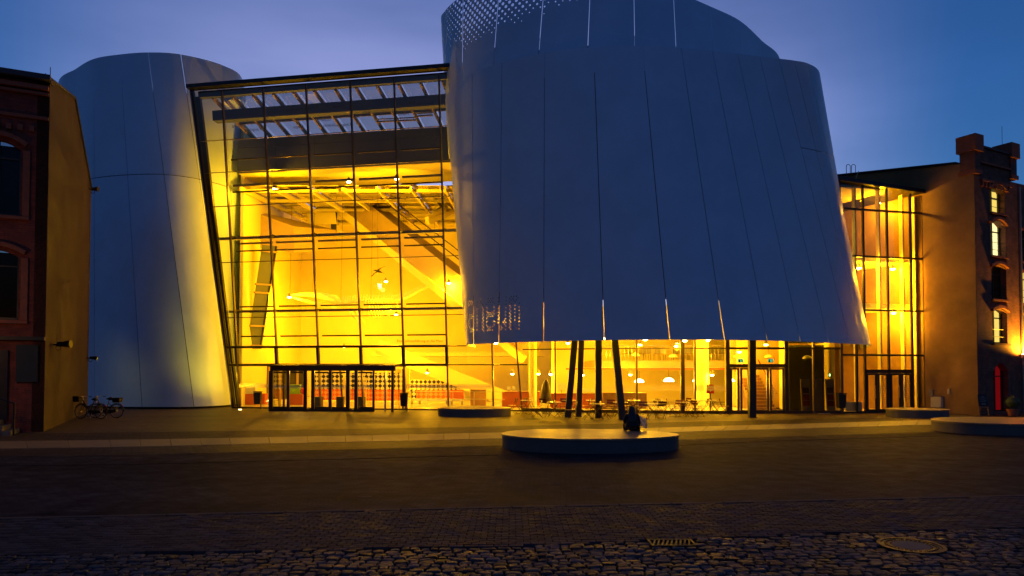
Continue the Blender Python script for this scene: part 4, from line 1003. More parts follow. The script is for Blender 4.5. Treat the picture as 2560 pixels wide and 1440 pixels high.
def holes_wall(mb, pt, a0, a1, z0, z1, holes):
    """front wall of strips round rectangular/segment-arched openings (each: a, b, sill, spring, rise)"""
    hs_ = sorted(holes); xs = a0
    cols = {}
    for h in hs_: cols.setdefault((h[0], h[1]), []).append(h)
    for (a, b), lst in sorted(cols.items()):
        if a > xs: mb.quad(pt(xs, 0, z0), pt(a, 0, z0), pt(a, 0, z1), pt(xs, 0, z1))
        z = z0
        for h in sorted(lst, key=lambda q: q[2]):
            mb.quad(pt(a, 0, z), pt(b, 0, z), pt(b, 0, h[2]), pt(a, 0, h[2])); z = h[3]
            n = 8; prev = None
            for k in range(n + 1):
                x = a + (b - a) * k / n; t = 2 * k / n - 1; zz_ = h[3] + h[4] * (1 - t * t)
                if prev: mb.quad(pt(prev[0], 0, prev[1]), pt(x, 0, zz_), pt(x, 0, h[3] + h[4]), pt(prev[0], 0, h[3] + h[4]))
                if prev: mb.quad(pt(prev[0], 0, prev[1]), pt(x, 0, zz_), pt(x, .38, zz_), pt(prev[0], .38, prev[1]))
                prev = (x, zz_)
            mb.quad(pt(a, 0, h[2]), pt(a, .38, h[2]), pt(a, .38, h[3]), pt(a, 0, h[3])); mb.quad(pt(b, 0, h[2]), pt(b, 0, h[3]), pt(b, .38, h[3]), pt(b, .38, h[2]))
            mb.quad(pt(a, 0, h[2]), pt(b, 0, h[2]), pt(b, .38, h[2]), pt(a, .38, h[2]))
            z = h[3] + h[4]
        mb.quad(pt(a, 0, z), pt(b, 0, z), pt(b, 0, z1), pt(a, 0, z1)); xs = b
    mb.quad(pt(xs, 0, z0), pt(a1, 0, z0), pt(a1, 0, z1), pt(xs, 0, z1))
wa, wb2 = r_at(2475, 500)[0], r_at(2512, 500)[0]
def wh(y_sill, y_spring, y_top):
    return (wa, wb2, r_at(2492, y_sill)[1], r_at(2492, y_spring)[1], r_at(2492, y_top)[1] - r_at(2492, y_spring)[1])
HR = [wh(533, 480, 464), wh(640, 565, 551), wh(748, 672, 662), wh(858, 782, 772), (wa, wb2, .1, 2.25, .45)]
w2 = (r_at(2551, 500)[0], r_at(2598, 500)[0])
HR2 = [(w2[0], w2[1], h[2] - .1, h[3] - .1, h[4]) for h in HR[1:4]]
rw = MB(); holes_wall(rw, rpt, 0, 13, 0, ZR, HR + HR2)
rw.build('wall', M['brick_r'], rh, fix=False)
wmat = ['winlit', 'winwhite', None, 'winlit', 'winred']
for k, h in enumerate(HR + HR2):
    a, b, z0, z1, rs = h; door = k == 4
    w = part('window' if not door else 'doorway', M['frame'], rh, lambda m: (m.bar(rpt(a + .04, .33, z0), rpt(a + .04, .33, z1 + rs * .3), .07, .08, hs), m.bar(rpt(b - .04, .33, z0), rpt(b - .04, .33, z1 + rs * .3), .07, .08, hs), m.bar(rpt((a + b) / 2, .33, z0), rpt((a + b) / 2, .33, z1 + rs), .06, .07, hs), m.bar(rpt(a, .33, z1 - .25), rpt(b, .33, z1 - .25), .07, .06), m.bar(rpt(a, .33, z0 + .04), rpt(b, .33, z0 + .04), .07, .08)))
    part('pane', M['glass'], w, lambda m: m.quad(rpt(a, .36, z0), rpt(b, .36, z0), rpt(b, .36, z1 + rs), rpt(a, .36, z1 + rs)), fix=False)
    mt = M[wmat[k]] if k < 5 and wmat[k] else (M['winlit'] if k == 6 else M['core'])
    part('room_glow', mt, w, lambda m: m.quad(rpt(a - .1, .62, z0 - .1), rpt(b + .5, .62, z0 - .1), rpt(b + .5, .62, z1 + rs + .1), rpt(a - .1, .62, z1 + rs + .1)), fix=False)
    if not door:
        part('sill', M['brick_trim'], rh, lambda m: m.bar(rpt(a - .1, -.04, z0 - .06), rpt(b + .1, -.04, z0 - .06), .2, .1))
        arcp = [rpt(a - .12 + (b - a + .24) * t / 10, -.05, z1 + rs * (1 - (t / 5 - 1) ** 2) + .12) for t in range(11)]
        part('arch_hood', M['brick_trim'], rh, lambda m: [m.bar(p, q, .14, .16, hs) for p, q in zip(arcp, arcp[1:])])
        part('railing', M['black'], rh, lambda m: [m.tube([rpt(a + .02, .1, z0 + hz), rpt(b - .02, .1, z0 + hz)], .014, 5) for hz in (.35, .75)])
# gable side wall in old render
gz = [s_at(2425, 407), s_at(2130, 437)]
sl = (gz[1][1] - gz[0][1]) / (gz[1][0] - gz[0][0]); g0 = gz[0][1] - sl * gz[0][0]
S1 = 12.0
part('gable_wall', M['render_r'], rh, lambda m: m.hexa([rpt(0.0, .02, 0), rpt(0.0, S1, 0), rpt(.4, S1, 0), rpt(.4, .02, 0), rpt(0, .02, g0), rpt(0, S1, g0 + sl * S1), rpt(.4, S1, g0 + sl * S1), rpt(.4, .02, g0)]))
part('gable_coping', M['black'], rh, lambda m: m.bar(rpt(.18, .9, g0 + sl * .9 + .06), rpt(.18, S1, g0 + sl * S1 + .06), .5, .12))
ROOFZ = g0 - .2
part('roof', M['roof'], rh, lambda m: m.hexa([rpt(.4, .3, ZR - .5), rpt(13, .3, ZR - .5), rpt(13, S1, ZR - .5), rpt(.4, S1, ZR - .5), rpt(.4, .3, ZR - .1), rpt(13, .3, ZR - .1), rpt(13, S1, ZR - .1), rpt(.4, S1, ZR - .1)]))
def turret(a0, b0, w, d, z0, z1, cap):
    t = part('turret', M['brick_r'], rh, lambda m: m.hexa([rpt(a0, b0, z0), rpt(a0 + w, b0, z0), rpt(a0 + w, b0 + d, z0), rpt(a0, b0 + d, z0), rpt(a0, b0, z1), rpt(a0 + w, b0, z1), rpt(a0 + w, b0 + d, z1), rpt(a0, b0 + d, z1)]))
    e = .12
    part('turret_cap', M['brick_trim'], t, lambda m: (m.hexa([rpt(a0 - e, b0 - e, z1 - cap), rpt(a0 + w + e, b0 - e, z1 - cap), rpt(a0 + w + e, b0 + d + e, z1 - cap), rpt(a0 - e, b0 + d + e, z1 - cap), rpt(a0 - e, b0 - e, z1 + .02), rpt(a0 + w + e, b0 - e, z1 + .02), rpt(a0 + w + e, b0 + d + e, z1 + .02), rpt(a0 - e, b0 + d + e, z1 + .02)])))
    part('turret_cap', M['brick_trim'], t, lambda m: m.hexa([rpt(a0 - .06, b0 - .06, z0 - .1), rpt(a0 + w + .06, b0 - .06, z0 - .1), rpt(a0 + w + .06, b0 + d + .06, z0 - .1), rpt(a0 - .06, b0 + d + .06, z0 - .1), rpt(a0 - .06, b0 - .06, z0 + .12), rpt(a0 + w + .06, b0 - .06, z0 + .12), rpt(a0 + w + .06, b0 + d + .06, z0 + .12), rpt(a0 - .06, b0 + d + .06, z0 + .12)]))
z_t1 = r_at(2449, 341)[1]; z_t2 = r_at(2535, 362)[1]; xt2 = r_at(2524, 400)[0]
ZTB = r_at(2452, 433)[1]
turret(-.06, -.06, .55, .75, ZTB, z_t1, .85)
turret(xt2, -.06, .6, .75, r_at(2535, 445)[1], z_t2, .8)
zp0, zp1 = ZR - .02, r_at(2475, 374)[1]
part('parapet', M['brick_r'], rh, lambda m: m.hexa([rpt(.5, 0.02, zp0), rpt(xt2, 0.02, zp0), rpt(xt2, .4, zp0), rpt(.5, .4, zp0), rpt(.5, 0.02, zp1), rpt(xt2, 0.02, zp1), rpt(xt2, .4, zp1), rpt(.5, .4, zp1)]))
part('parapet_coping', M['roof'], rh, lambda m: m.bar(rpt(.52, .2, zp1 + .05), rpt(xt2 - .02, .2, zp1 + .05), .52, .1))
part('string_course', M['brick_trim'], rh, lambda m: m.bar(rpt(.5, -.06, ZR - .3), rpt(xt2, -.06, ZR - .3), .14, .12))
part('string_course', M['brick_trim'], rh, lambda m: m.bar(rpt(.5, -.04, r_at(2475, 412)[1]), rpt(xt2, -.04, r_at(2475, 412)[1]), .1, .1))
for k in range(9):
    part('corbel', M['brick_trim'], rh, lambda m: m.box(rpt(.62 + k * (xt2 - .6) / 9, -.05, ZR - .5), (.12, .14, .26), Matrix.Rotation(HD, 3, 'Z')))
part('downpipe', M['greysteel'], rh, lambda m: m.tube([rpt(r_at(2546, 600)[0], -.12, r_at(2546, 470)[1]), rpt(r_at(2546, 600)[0], -.12, .05)], .05, 8))
part('lightning_rod', M['black'], rh, lambda m: m.tube([rpt(xt2 + .1, .4, z_t2), rpt(xt2 + .1, .4, z_t2 + 1.1)], .012, 5))
# ladder hoops on the roof behind the drum
for k, px in enumerate((2121, 2134)):
    a = P(px - 5, 442, 42); b = P(px + 5, 440, 42); h = .62
    n = 8; arcp = [a, a + Z * h] + [a.lerp(b, .5) + Z * h + Vector((-math.cos(math.pi * t / n) * (b.x - a.x) / 2, 0, math.sin(math.pi * t / n) * .13)) for t in range(1, n)] + [b + Z * h, b]
    part('ladder_hoop', M['greysteel'], bay, lambda m: m.tube(arcp, .02, 6))
# ---- left house
lc = G(109, 1079); lc.z = 0
lh = empty('brick_warehouse', lc, 'dark red brick warehouse at the left edge with a rendered side wall', 'house')
def lpt(a, b, z): return lc + lf * a + lsd * b + Z * z
lnorm = Vector((lf.y, -lf.x, 0))
def l_at(px, py):
    p = PL(px, py, lc, lsd); return (p - lc).dot(lf), p.z
def ls_at(px, py):
    p = PL(px, py, lc, lf); return (p - lc).dot(lsd), p.z
ZL = l_at(125, 205)[1]
xa = l_at(52, 450)[0]
HL = [(xa, xa + 1.5, l_at(40, 540)[1], l_at(40, 375)[1], .35), (xa, xa + 1.5, l_at(40, 800)[1], l_at(40, 645)[1], .3)]
dz = (l_at(40, 930)[0], l_at(40, 930)[0] + 1.3, .55, l_at(20, 880)[1], .2)
lwm = MB(); holes_wall(lwm, lpt, 0, 7, 0, ZL, HL)
lwm.build('wall', M['brick_l'], lh, fix=False)
for h in HL:
    a, b, z0, z1, rs = h
    w = part('window', M['frame'], lh, lambda m: (m.bar(lpt(a + .05, .3, z0), lpt(a + .05, .3, z1 + .1), .09, .08, lsd), m.bar(lpt((a + b) / 2, .3, z0), lpt((a + b) / 2, .3, z1 + rs), .07, .08, lsd), m.bar(lpt(a, .3, z0 + .05), lpt(b, .3, z0 + .05), .08, .1), m.bar(lpt(a, .3, z1 - .3), lpt(b, .3, z1 - .3), .08, .06)))
    part('pane', M['glass_dark'], w, lambda m: m.quad(lpt(a, .34, z0), lpt(b, .34, z0), lpt(b, .34, z1 + rs), lpt(a, .34, z1 + rs)), fix=False)
    part('room_dark', M['core'], w, lambda m: m.quad(lpt(a - .1, .9, z0 - .1), lpt(b + .1, .9, z0 - .1), lpt(b + .1, .9, z1 + rs), lpt(a - .1, .9, z1 + rs)), fix=False)
    arcp = [lpt(a - .2 + (b - a + .4) * t / 10, -.05, z1 + rs * (1 - (t / 5 - 1) ** 2) + .2) for t in range(11)]
    part('arch_hood', M['brick_trim'], lh, lambda m: [m.bar(p, q, .16, .3, lsd) for p, q in zip(arcp, arcp[1:])])
    part('window_surround', M['brick_trim'], lh, lambda m: m.bar(lpt(a - .18, -.03, z0), lpt(a - .18, -.03, z1), .22, .1, lsd))
    part('sill', M['brick_trim'], lh, lambda m: m.bar(lpt(a - .3, -.05, z0 - .08), lpt(b + .1, -.05, z0 - .08), .2, .12))
for y_, d_, h_ in ((222, .22, .16), (236, .14, .10), (296, .10, .12)):
    z = l_at(100, y_)[1]; part('cornice', M['brick_trim'], lh, lambda m: m.bar(lpt(.02, -d_ / 2, z), lpt(7, -d_ / 2, z), d_, h_))
for k in range(8):
    z = l_at(40, 318)[1]; part('dentil', M['brick_trim'], lh, lambda m: m.box(lpt(.55 + k * .36, -.05, z), (.16, .12, .22), Matrix.Rotation(LDIR, 3, 'Z')))
part('eaves', M['roof'], lh, lambda m: m.bar(lpt(-.05, .0, ZL + .06), lpt(7, .0, ZL + .06), .7, .2))
# door of the steps and dark notice board
dw = part('door', M['frame'], lh, lambda m: m.hexa([lpt(1.15, -.02, .5), lpt(2.2, -.02, .5), lpt(2.2, -.1, .5), lpt(1.15, -.1, .5), lpt(1.15, -.02, 3.1), lpt(2.2, -.02, 3.1), lpt(2.2, -.1, 3.1), lpt(1.15, -.1, 3.1)]))
part('notice_board', M['board'], lh, lambda m: m.hexa([lpt(.22, -.02, 1.9), lpt(.9, -.02, 1.9), lpt(.9, -.1, 1.9), lpt(.22, -.1, 1.9), lpt(.22, -.02, 3.3), lpt(.9, -.02, 3.3), lpt(.9, -.1, 3.3), lpt(.22, -.1, 3.3)]))
part('canopy_beam', M['frame'], lh, lambda m: m.bar(lpt(.0, -.1, 3.55), lpt(3, -.1, 3.55), .2, .14))
# side wall
so = [ls_at(127, 204), ls_at(186, 247), ls_at(229, 478)]
s_end = ls_at(221, 900)[0]
poly = [(0, 0), (s_end, 0), (s_end, so[2][1]), (so[1][0], so[1][1]), (0.0, so[0][1])]
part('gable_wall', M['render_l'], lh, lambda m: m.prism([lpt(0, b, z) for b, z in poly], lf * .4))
part('gable_coping', M['roof'], lh, lambda m: (m.bar(lpt(.15, 0, so[0][1] + .04), lpt(.15, so[1][0], so[1][1] + .04), .45, .1), m.bar(lpt(.15, so[1][0], so[1][1] + .03), lpt(.15, s_end, so[2][1] + .03), .45, .1)))
part('roof', M['roof'], lh, lambda m: m.hexa([lpt(.4, .1, ZL - .3), lpt(7, .1, ZL - .3), lpt(7, so[1][0], so[1][1] - .4), lpt(.4, so[1][0], so[1][1] - .4), lpt(.4, .1, ZL - .05), lpt(7, .1, ZL - .05), lpt(7, so[1][0], so[1][1] - .05), lpt(.4, so[1][0], so[1][1] - .05)]))
for px, y0, y1 in ((114, 200, 183), (126, 203, 168)):
    a = PL(px, y0, lc + lsd * 1.5, lsd); b = PL(px, y1, lc + lsd * 1.5, lsd); part('lightning_rod', M['black'], lh, lambda m: m.tube([a - Z * .3, b], .014, 5))
# steps with handrail
stp = empty('entrance_steps', lpt(1.3, -1.0, 0), 'dark stone steps with iron handrail at the left house door', 'steps')
for k in range(3):
    part('step', M['stone'], stp, lambda m: m.hexa([lpt(.75 + .25 * k, -.05, 0), lpt(3, -.05, 0), lpt(3, -1.5, 0), lpt(.75 + .25 * k, -1.5, 0), lpt(.75 + .25 * k, -.05, .17 * (k + 1)), lpt(3, -.05, .17 * (k + 1)), lpt(3, -1.5, .17 * (k + 1)), lpt(.75 + .25 * k, -1.5, .17 * (k + 1))]))
part('handrail', M['black'], stp, lambda m: m.tube([lpt(.7, -1.3, 0), lpt(.7, -1.3, 1.15), lpt(1.5, -1.3, 1.5), lpt(3, -1.3, 1.5)], .035, 6))
part('rail_post', M['black'], stp, lambda m: m.tube([lpt(1.5, -1.3, .5), lpt(1.5, -1.3, 1.5)], .03, 6))
# ================================================================== lamps of the hall, cafe and link
def ceiling_spot(p, energy, label, r=.13, kind='POINT', group=None, target=None, col=LIGHT_COL, down=True):
    t = empty('spotlight', p, label, 'lamp', group)
    part('housing', M['greysteel'], t, lambda m: m.lathe(p, [(r * 1.15, .02), (r * 1.25, .05), (r * .8, .22), (.03, .3)], 14), smooth=False)
    part('lens', M['lamp'], t, lambda m: m.lathe(p, [(r * .5, -.05), (r, -.01), (r * 1.05, .02)], 14))
    l = light('light', kind, p - Z * .16, energy, t, size=.12, col=col, spot=R(165), blend=.4)
    if target is not None: aim(l, target)
    return t
HG = 'lamps of the glass hall'
ceiling_spot(P(687, 473, 42.9), 420, 'lit ceiling lamp high in the glass hall, leftmost of three under the dark beam', group=HG)
ceiling_spot(P(872, 455, 42.0), 520, 'lit ceiling lamp high in the glass hall, middle of three under the dark beam', kind='SPOT', target=(-9, 58, 3), group=HG)
ceiling_spot(P(992, 448, 41.4), 520, 'lit ceiling lamp high in the glass hall, rightmost of three under the dark beam', kind='SPOT', target=(-9, 58, 3), group=HG)
ceiling_spot(P(852, 588, 44.0), 420, 'lit lamp hung at mid height in the hall beneath the gallery', kind='SPOT', target=(-8, 58, 5), group=HG)
ceiling_spot(P(965, 704, 52), 620, 'small lit lamp beside the hanging bird in the hall', group=HG)
ceiling_spot(P(723, 743, 50), 480, 'lit lamp under the whale skull in the hall', group=HG)
ceiling_spot(P(990, 787, 50), 560, 'lit lamp below the whale ribs in the hall', group=HG)
ceiling_spot(P(1122, 708, 48), 420, 'lit lamp on the right of the hall below the escalator', group=HG)
for px, py, D, e in ((1068, 932, 46, 160), (1000, 934, 50, 150), (628, 932, 47, 90), (860, 868, 55, 240)):
    ceiling_spot(P(px, py, D), e, 'lit lamp under the hall landing, %s' % {1068: 'right of the porch', 1000: 'just behind the porch corner', 628: 'left by the shop front', 860: 'above the porch middle'}[px], .09, group=HG)
CG_ = 'downlights of the cafe'
for k, (px, py, D, e) in enumerate(((1281, 935, 43, 150), (1346, 935, 44, 150), (1377, 936, 42, 130), (1457, 938, 42.5, 110), (1576, 937, 43, 120), (1780, 938, 41, 110))):
    ceiling_spot(P(px, py, D), e, '%s cafe downlight from the left, hung under the mezzanine' % ORD[k], .10, group=CG_)
for k, (px, py, D, e) in enumerate(((1511, 846, 34.5, 70), (1613, 849, 33.8, 150), (1712, 852, 35.2, 90), (1770, 851, 40, 120), (1240, 858, 40.5, 110), (1420, 858, 41.5, 130), (1600, 862, 42, 130), (1915, 862, 39.0, 130), (1848, 880, 40.5, 120), (1690, 866, 44.5, 120), (1500, 880, 45.5, 120))):  # the last four are added fill lamps, brightening dark parts of the cafe
    p = P(px, py, D); p.z = min(p.z, 4.85)
    ceiling_spot(p, e, ['bright spotlight at the foot of a drum seam above the columns', 'brightest round soffit spotlight right of the column cluster', 'soffit spotlight at the top of the thin dark cafe post', 'ceiling lamp inside the cafe before the thick pillar', 'soffit lamp at the left end of the drum rim', 'ceiling lamp of the cafe left of the column cluster', 'ceiling lamp above the mezzanine seats', 'added fill lamp above the timber stair', 'added fill lamp behind the left cafe door', 'added fill lamp deep over the mezzanine', 'added fill lamp deep in the cafe behind the columns'][k], .11, group='lamps under the drum')
def dome(p, r, lit, label, energy=0):
    t = empty('pendant_lamp', p, label, 'lamp', 'dome pendants of the cafe')
    prof = [(r * math.cos(a), r * .75 * math.sin(a)) for a in [k * math.pi / 2 / 7 for k in range(7)]] + [(.03, r * .76)]
    o = part('shade', M['globe'] if lit else M['lampdim'], t, lambda m: m.lathe(p, prof, 18), smooth=True)
    part('cord', M['black'], t, lambda m: m.tube([p + Z * r * .7, p + Z * (r * .7 + .5)], .012, 5))
    if lit: light('light', 'POINT', p - Z * .2, energy, t, size=.25)
for px, py, D, lit, r, lb_ in ((1598, 956, 41.5, 1, .30, 'glowing white dome pendant left in the cafe'), (1672, 954, 41, 1, .32, 'glowing white dome pendant in the cafe middle'), (1742, 954, 41.8, 1, .26, 'glowing white dome pendant beside the thick cafe pillar'), (1826, 954, 40.5, 1, .26, 'glowing white dome pendant behind the cafe door'), (1589, 890, 43, 0, .26, 'unlit dome pendant over the left mezzanine seats'), (1683, 893, 43, 0, .28, 'unlit dome pendant over the middle mezzanine seats'), (1844, 893, 42, 0, .26, 'unlit dome pendant above the left cafe door'), (1922, 894, 41.5, 0, .26, 'unlit dome pendant above the timber stair'), (2018, 897, 38.3, 0, .26, 'unlit dome pendant behind the dark cafe glass')):
    dome(P(px, py, D), r, lit, lb_, 60)
BG = 'lamps of the glazed link'
for px, zz, D, e, lb_ in ((2147, 8.05, 38.2, 150, 'bright lamp at the edge of the drum on the second landing'), (2232, 8.05, 38.6, 260, 'ceiling lamp of the first landing in the glazed link'), (2234, 5.55, 38.6, 320, 'ceiling lamp above the ground floor doors of the glazed link'), (2130, 4.6, 38.5, 150, 'added fill lamp at the left end of the link ground floor'), (2195, 11.95, 39.2, 240, 'track lamp under the top ceiling of the glazed link')):  # the left end lamp is added to brighten the link's ground floor
    ceiling_spot(XY(px, D, zz), e, lb_, .12, group=BG)
# ================================================================== round stone seats on the plaza
def plinth(pts, z, label, name='stone_seat'):
    """pebble-shaped seat: plan outline control points (px, py) on the ground, closed"""
    c = [G(*p) for p in pts]; n = len(c); out = []
    for k in range(n * 6):
        t = k / 6; i = int(t); u = t - i
        p0, p1, p2, p3 = c[(i - 1) % n], c[i % n], c[(i + 1) % n], c[(i + 2) % n]
        out.append(0.5 * ((2 * p1) + (p2 - p0) * u + (2 * p0 - 5 * p1 + 4 * p2 - p3) * u * u + (3 * p1 - p0 - 3 * p2 + p3) * u ** 3))
    base = sum(out, Vector()) / len(out)
    t = empty(name, base, label, 'stone seat', 'round stone seats on the plaza')
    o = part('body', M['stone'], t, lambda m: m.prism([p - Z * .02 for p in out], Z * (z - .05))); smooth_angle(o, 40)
    o = part('top_slab', M['stone_top_lit'], t, lambda m: m.prism([p + Z * (z - .068) + (p - base).normalized() * .02 for p in out], Z * .068)); smooth_angle(o, 40); bevel(o, .012, 2)
    return t
def ell(px, D, a, b, rot=0, n=10, egg=0.0):
    c = XY(px, D); r = []
    for k in range(n):
        t = 2 * math.pi * k / n; x = a * math.cos(t); y = b * math.sin(t) * (1 + egg * math.cos(t))
        r.append(c + Vector((x * math.cos(rot) - y * math.sin(rot), x * math.sin(rot) + y * math.cos(rot), 0)))
    return r
_G = G
def plinth3(pts3, z, label):
    global G
    G_old = G
    G = lambda *p: p[0]
    try: return plinth([(p,) for p in pts3], z, label)
    finally: G = G_old
plinth3(ell(1474, 20.95, 2.68, 1.62, R(-4), 12, -.12), .42, 'large pale stone seat in the foreground with a person sitting on it')
plinth3(ell(1186, 35.4, 1.88, 1.35, 0, 12), .40, 'round stone seat left of the cafe chairs near the entrance')
plinth3(ell(2293, 34.2, 1.45, 1.1, 0, 12), .40, 'small round stone seat in front of the doors of the glazed link')
plinth3(ell(2500, 26.4, 2.45, 1.9, R(6), 12), .42, 'large stone seat cut off by the right edge of the picture')

# ================================================================== cafe furniture outside
def make_chair():
    t = empty('folding_chair', (0, 0, 0))
    W = .20
    for k in range(5): part('seat_slat', M['redchair'], t, lambda m: m.box((0, -.17 + k * .085, .45), (.40, .062, .018)))
    for k in range(2): part('back_slat', M['redchair'], t, lambda m: m.box((0, .235 + .018 * k, .68 + .12 * k), (.40, .016, .095), Matrix.Rotation(R(-12), 3, 'X')))
    for s in (-1, 1):
        part('leg', M['chairleg'], t, lambda m: m.tube([(s * W, -.24, 0), (s * W, .14, .42), (s * W, .21, .6), (s * W, .275, .84)], .011, 6))
        part('leg', M['chairleg'], t, lambda m: m.tube([(s * (W - .03), .27, 0), (s * (W - .03), -.2, .44)], .011, 6))
    part('stretcher', M['chairleg'], t, lambda m: m.tube([(-W, -.2, .05), (W, -.2, .05)], .009, 6))
    part('stretcher', M['chairleg'], t, lambda m: m.tube([(-W + .03, .235, .035), (W - .03, .235, .035)], .009, 6))
    return t
def make_table():
    t = empty('folding_table', (0, 0, 0))
    o = part('table_top', M['tabletop'], t, lambda m: m.lathe((0, 0, 0), [(.36, .705), (.375, .712), (.375, .728), (.36, .735)], 24))
    for s in (-1, 1):
        part('leg', M['chairleg'], t, lambda m: m.tube([(-.30, s * .14, 0), (.24, s * .14, .70)], .012, 6))
        part('leg', M['chairleg'], t, lambda m: m.tube([(.30, s * .12, 0), (-.24, s * .12, .70)], .012, 6))
    for x in (-.28, .28): part('stretcher', M['chairleg'], t, lambda m: m.tube([(x, -.14, .04), (x, .14, .04)], .01, 6))
    return t
chair0 = make_chair(); table0 = make_table(); used = [False, False]
def put(proto, flag, p, rz, label, cat, group):
    o = proto if not used[flag] else copy_tree(proto); used[flag] = True
    o.location = p; o.rotation_euler = (0, 0, rz); tag(o, label, cat, group); ORIG[o] = Vector(p); return o
ROWS = [('front row nearest the columns', 1048.5, [1428, 1470, 1514, 1610, 1652], [1493, 1631]),
        ('middle row of the terrace', 1042.5, [1342, 1368, 1399, 1524, 1578, 1688, 1722, 1745], [1385, 1551, 1706]),
        ('back row by the cafe glass', 1036.0, [1279, 1303, 1337, 1362, 1410, 1438, 1465, 1508, 1535, 1566, 1597, 1628, 1660, 1680, 1712, 1758, 1792, 1812], [1318, 1424, 1482, 1583, 1645, 1738, 1776])]
for rn, y, cs, ts in ROWS:
    for k, px in enumerate(cs):
        p = G(px, y + random.uniform(-1.2, 1.2)); p.z = .003
        near_t = min(ts, key=lambda q: abs(q - px)); face = R(90) if near_t < px else R(-90)
        rz = face + random.uniform(-.6, .6) if random.random() < .7 else random.choice([0, math.pi]) + random.uniform(-.5, .5)
        put(chair0, 0, p, rz, 'red slatted folding chair, %s from left in the %s' % (ORD[k], rn), 'chair', 'folding chairs on the cafe terrace')
    for k, px in enumerate(ts):
        p = G(px, y - .8); p.z = .003
        put(table0, 1, p, random.uniform(-.4, .4), 'round folding table, %s from left in the %s' % (ORD[k], rn), 'table', 'folding tables on the cafe terrace')
# ---- mezzanine chairs with upright slats
def make_mez():
    t = empty('slat_back_chair', (0, 0, 0))
    part('seat', M['wood'], t, lambda m: m.box((0, 0, .45), (.42, .42, .03)))
    for k in range(6): part('back_slat', M['spandrel'], t, lambda m: m.box((-.18 + k * .072, -.2, .66), (.04, .016, .42)))
    for sx in (-1, 1):
        for sy in (-1, 1): part('leg', M['frame'], t, lambda m: m.tube([(sx * .19, sy * .19, 0), (sx * .18, sy * .18, .44)], .014, 6))
    return t
mz = make_mez(); first = True
for k, px in enumerate((1566, 1578, 1604, 1617, 1643, 1655, 1688, 1716, 1728, 1772, 1782, 1804)):
    p = XY(px, 44.6 + .3 * (k % 3), 2.94); o = mz if first else copy_tree(mz); first = False
    o.location = p; o.rotation_euler = (0, 0, random.uniform(-.25, .25)); ORIG[o] = p
    tag(o, 'chair with upright slats, %s from left behind the mezzanine railing' % ORD[k], 'chair', 'chairs on the mezzanine')
# ---- indoor cafe pieces
def counter(name, c, size, label, cat, m1, m2=None, top=.04):
    t = empty(name, (c[0], c[1], 0.02), label, cat)
    part('body', m1, t, lambda m: m.box((c[0], c[1], size[2] / 2 + .02), size))
    part('worktop', m2 or M['wood'], t, lambda m: m.box((c[0], c[1], size[2] + .042), (size[0] + .06, size[1] + .06, top)))
    return t
p = XY(1302, 42.4); counter('display_counter', p, (2.3, .7, .95), 'orange fronted counter with small displays behind the left cafe glass', 'counter', M['orange'])
p = XY(1440, 41.8); counter('display_counter', p, (3.2, .7, .85), 'long orange counter behind the column cluster in the cafe', 'counter', M['orange'])
p = XY(1560, 41.2); counter('display_counter', p, (2.6, .7, .9), 'wooden counter in the cafe behind the seated person', 'counter', M['wood'])
p = XY(1196, 44.5); bx = counter('crate_box', p, (1.0, .8, 1.0), 'brown open transport crate behind the hall glass right of the porch', 'crate', M['wood'])
# row of small displays on the counters
for k, px in enumerate((1272, 1284, 1462, 1470, 1480)):
    p = XY(px, 42.2 if px < 1300 else 41.7, 1.06 if px < 1300 else .96)
    t = empty('card_stand', p, 'small card stand, %s from left on the orange cafe counters' % ORD[k], 'sign', 'card stands on the counters')
    part('card', M['white'], t, lambda m: m.box(p + Z * .14, (.2, .03, .22), Matrix.Rotation(R(-12), 3, 'X'))); part('foot', M['black'], t, lambda m: m.box(p + Z * .01, (.16, .12, .02)))
p = XY(1404, 41.6, .02); t = empty('computer_screen', XY(1404, 41.7, .89), 'pale computer screen standing on the cafe counter by the left column', 'screen')
part('screen', M['white'], t, lambda m: m.box(ORIG[t] + Z * .42, (.52, .05, .4), Matrix.Rotation(R(-10), 3, 'X'))); part('stand', M['silver'], t, lambda m: m.lathe(ORIG[t], [(.12, 0), (.12, .015), (.03, .03), (.03, .26)], 12))
p = XY(1365, 40.6, .02); t = empty('closed_parasol', p, 'dark folded parasol in its cover left of the column cluster', 'parasol')
part('cover', M['frame'], t, lambda m: m.lathe(p, [(.33, .35), (.34, .5), (.30, 1.0), (.2, 1.5), (.05, 1.75), (.01, 1.8)], 14), smooth=True)
part('pole', M['silver'], t, lambda m: m.tube([p, p + Z * .4], .03, 8)); part('base', M['stone'], t, lambda m: m.lathe(p, [(.3, 0), (.3, .06), (.06, .1)], 14))
p = XY(1776, 38.2, 0.02); t = empty('ice_cream_sign', p, 'small red sign with a white heart outline inside the cafe', 'sign')
part('panel', M['signred'], t, lambda m: m.box(p + Z * 1.25, (.42, .05, .5))); part('foot', M['black'], t, lambda m: m.box(p + Z * .5, (.05, .05, 1.0)))
def heart(s, dx):
    q = []
    for k in range(25):
        a = 2 * math.pi * k / 24; x = 16 * math.sin(a) ** 3; y = 13 * math.cos(a) - 5 * math.cos(2 * a) - 2 * math.cos(3 * a) - math.cos(4 * a)
        q.append(p + Vector((x * s, -.035, 1.27 + y * s)))
    return q
part('heart_emblem', M['white'], t, lambda m: (m.tube(heart(.0098, 0), .014, 5, False), m.tube(heart(.0055, 0), .012, 5, False)))
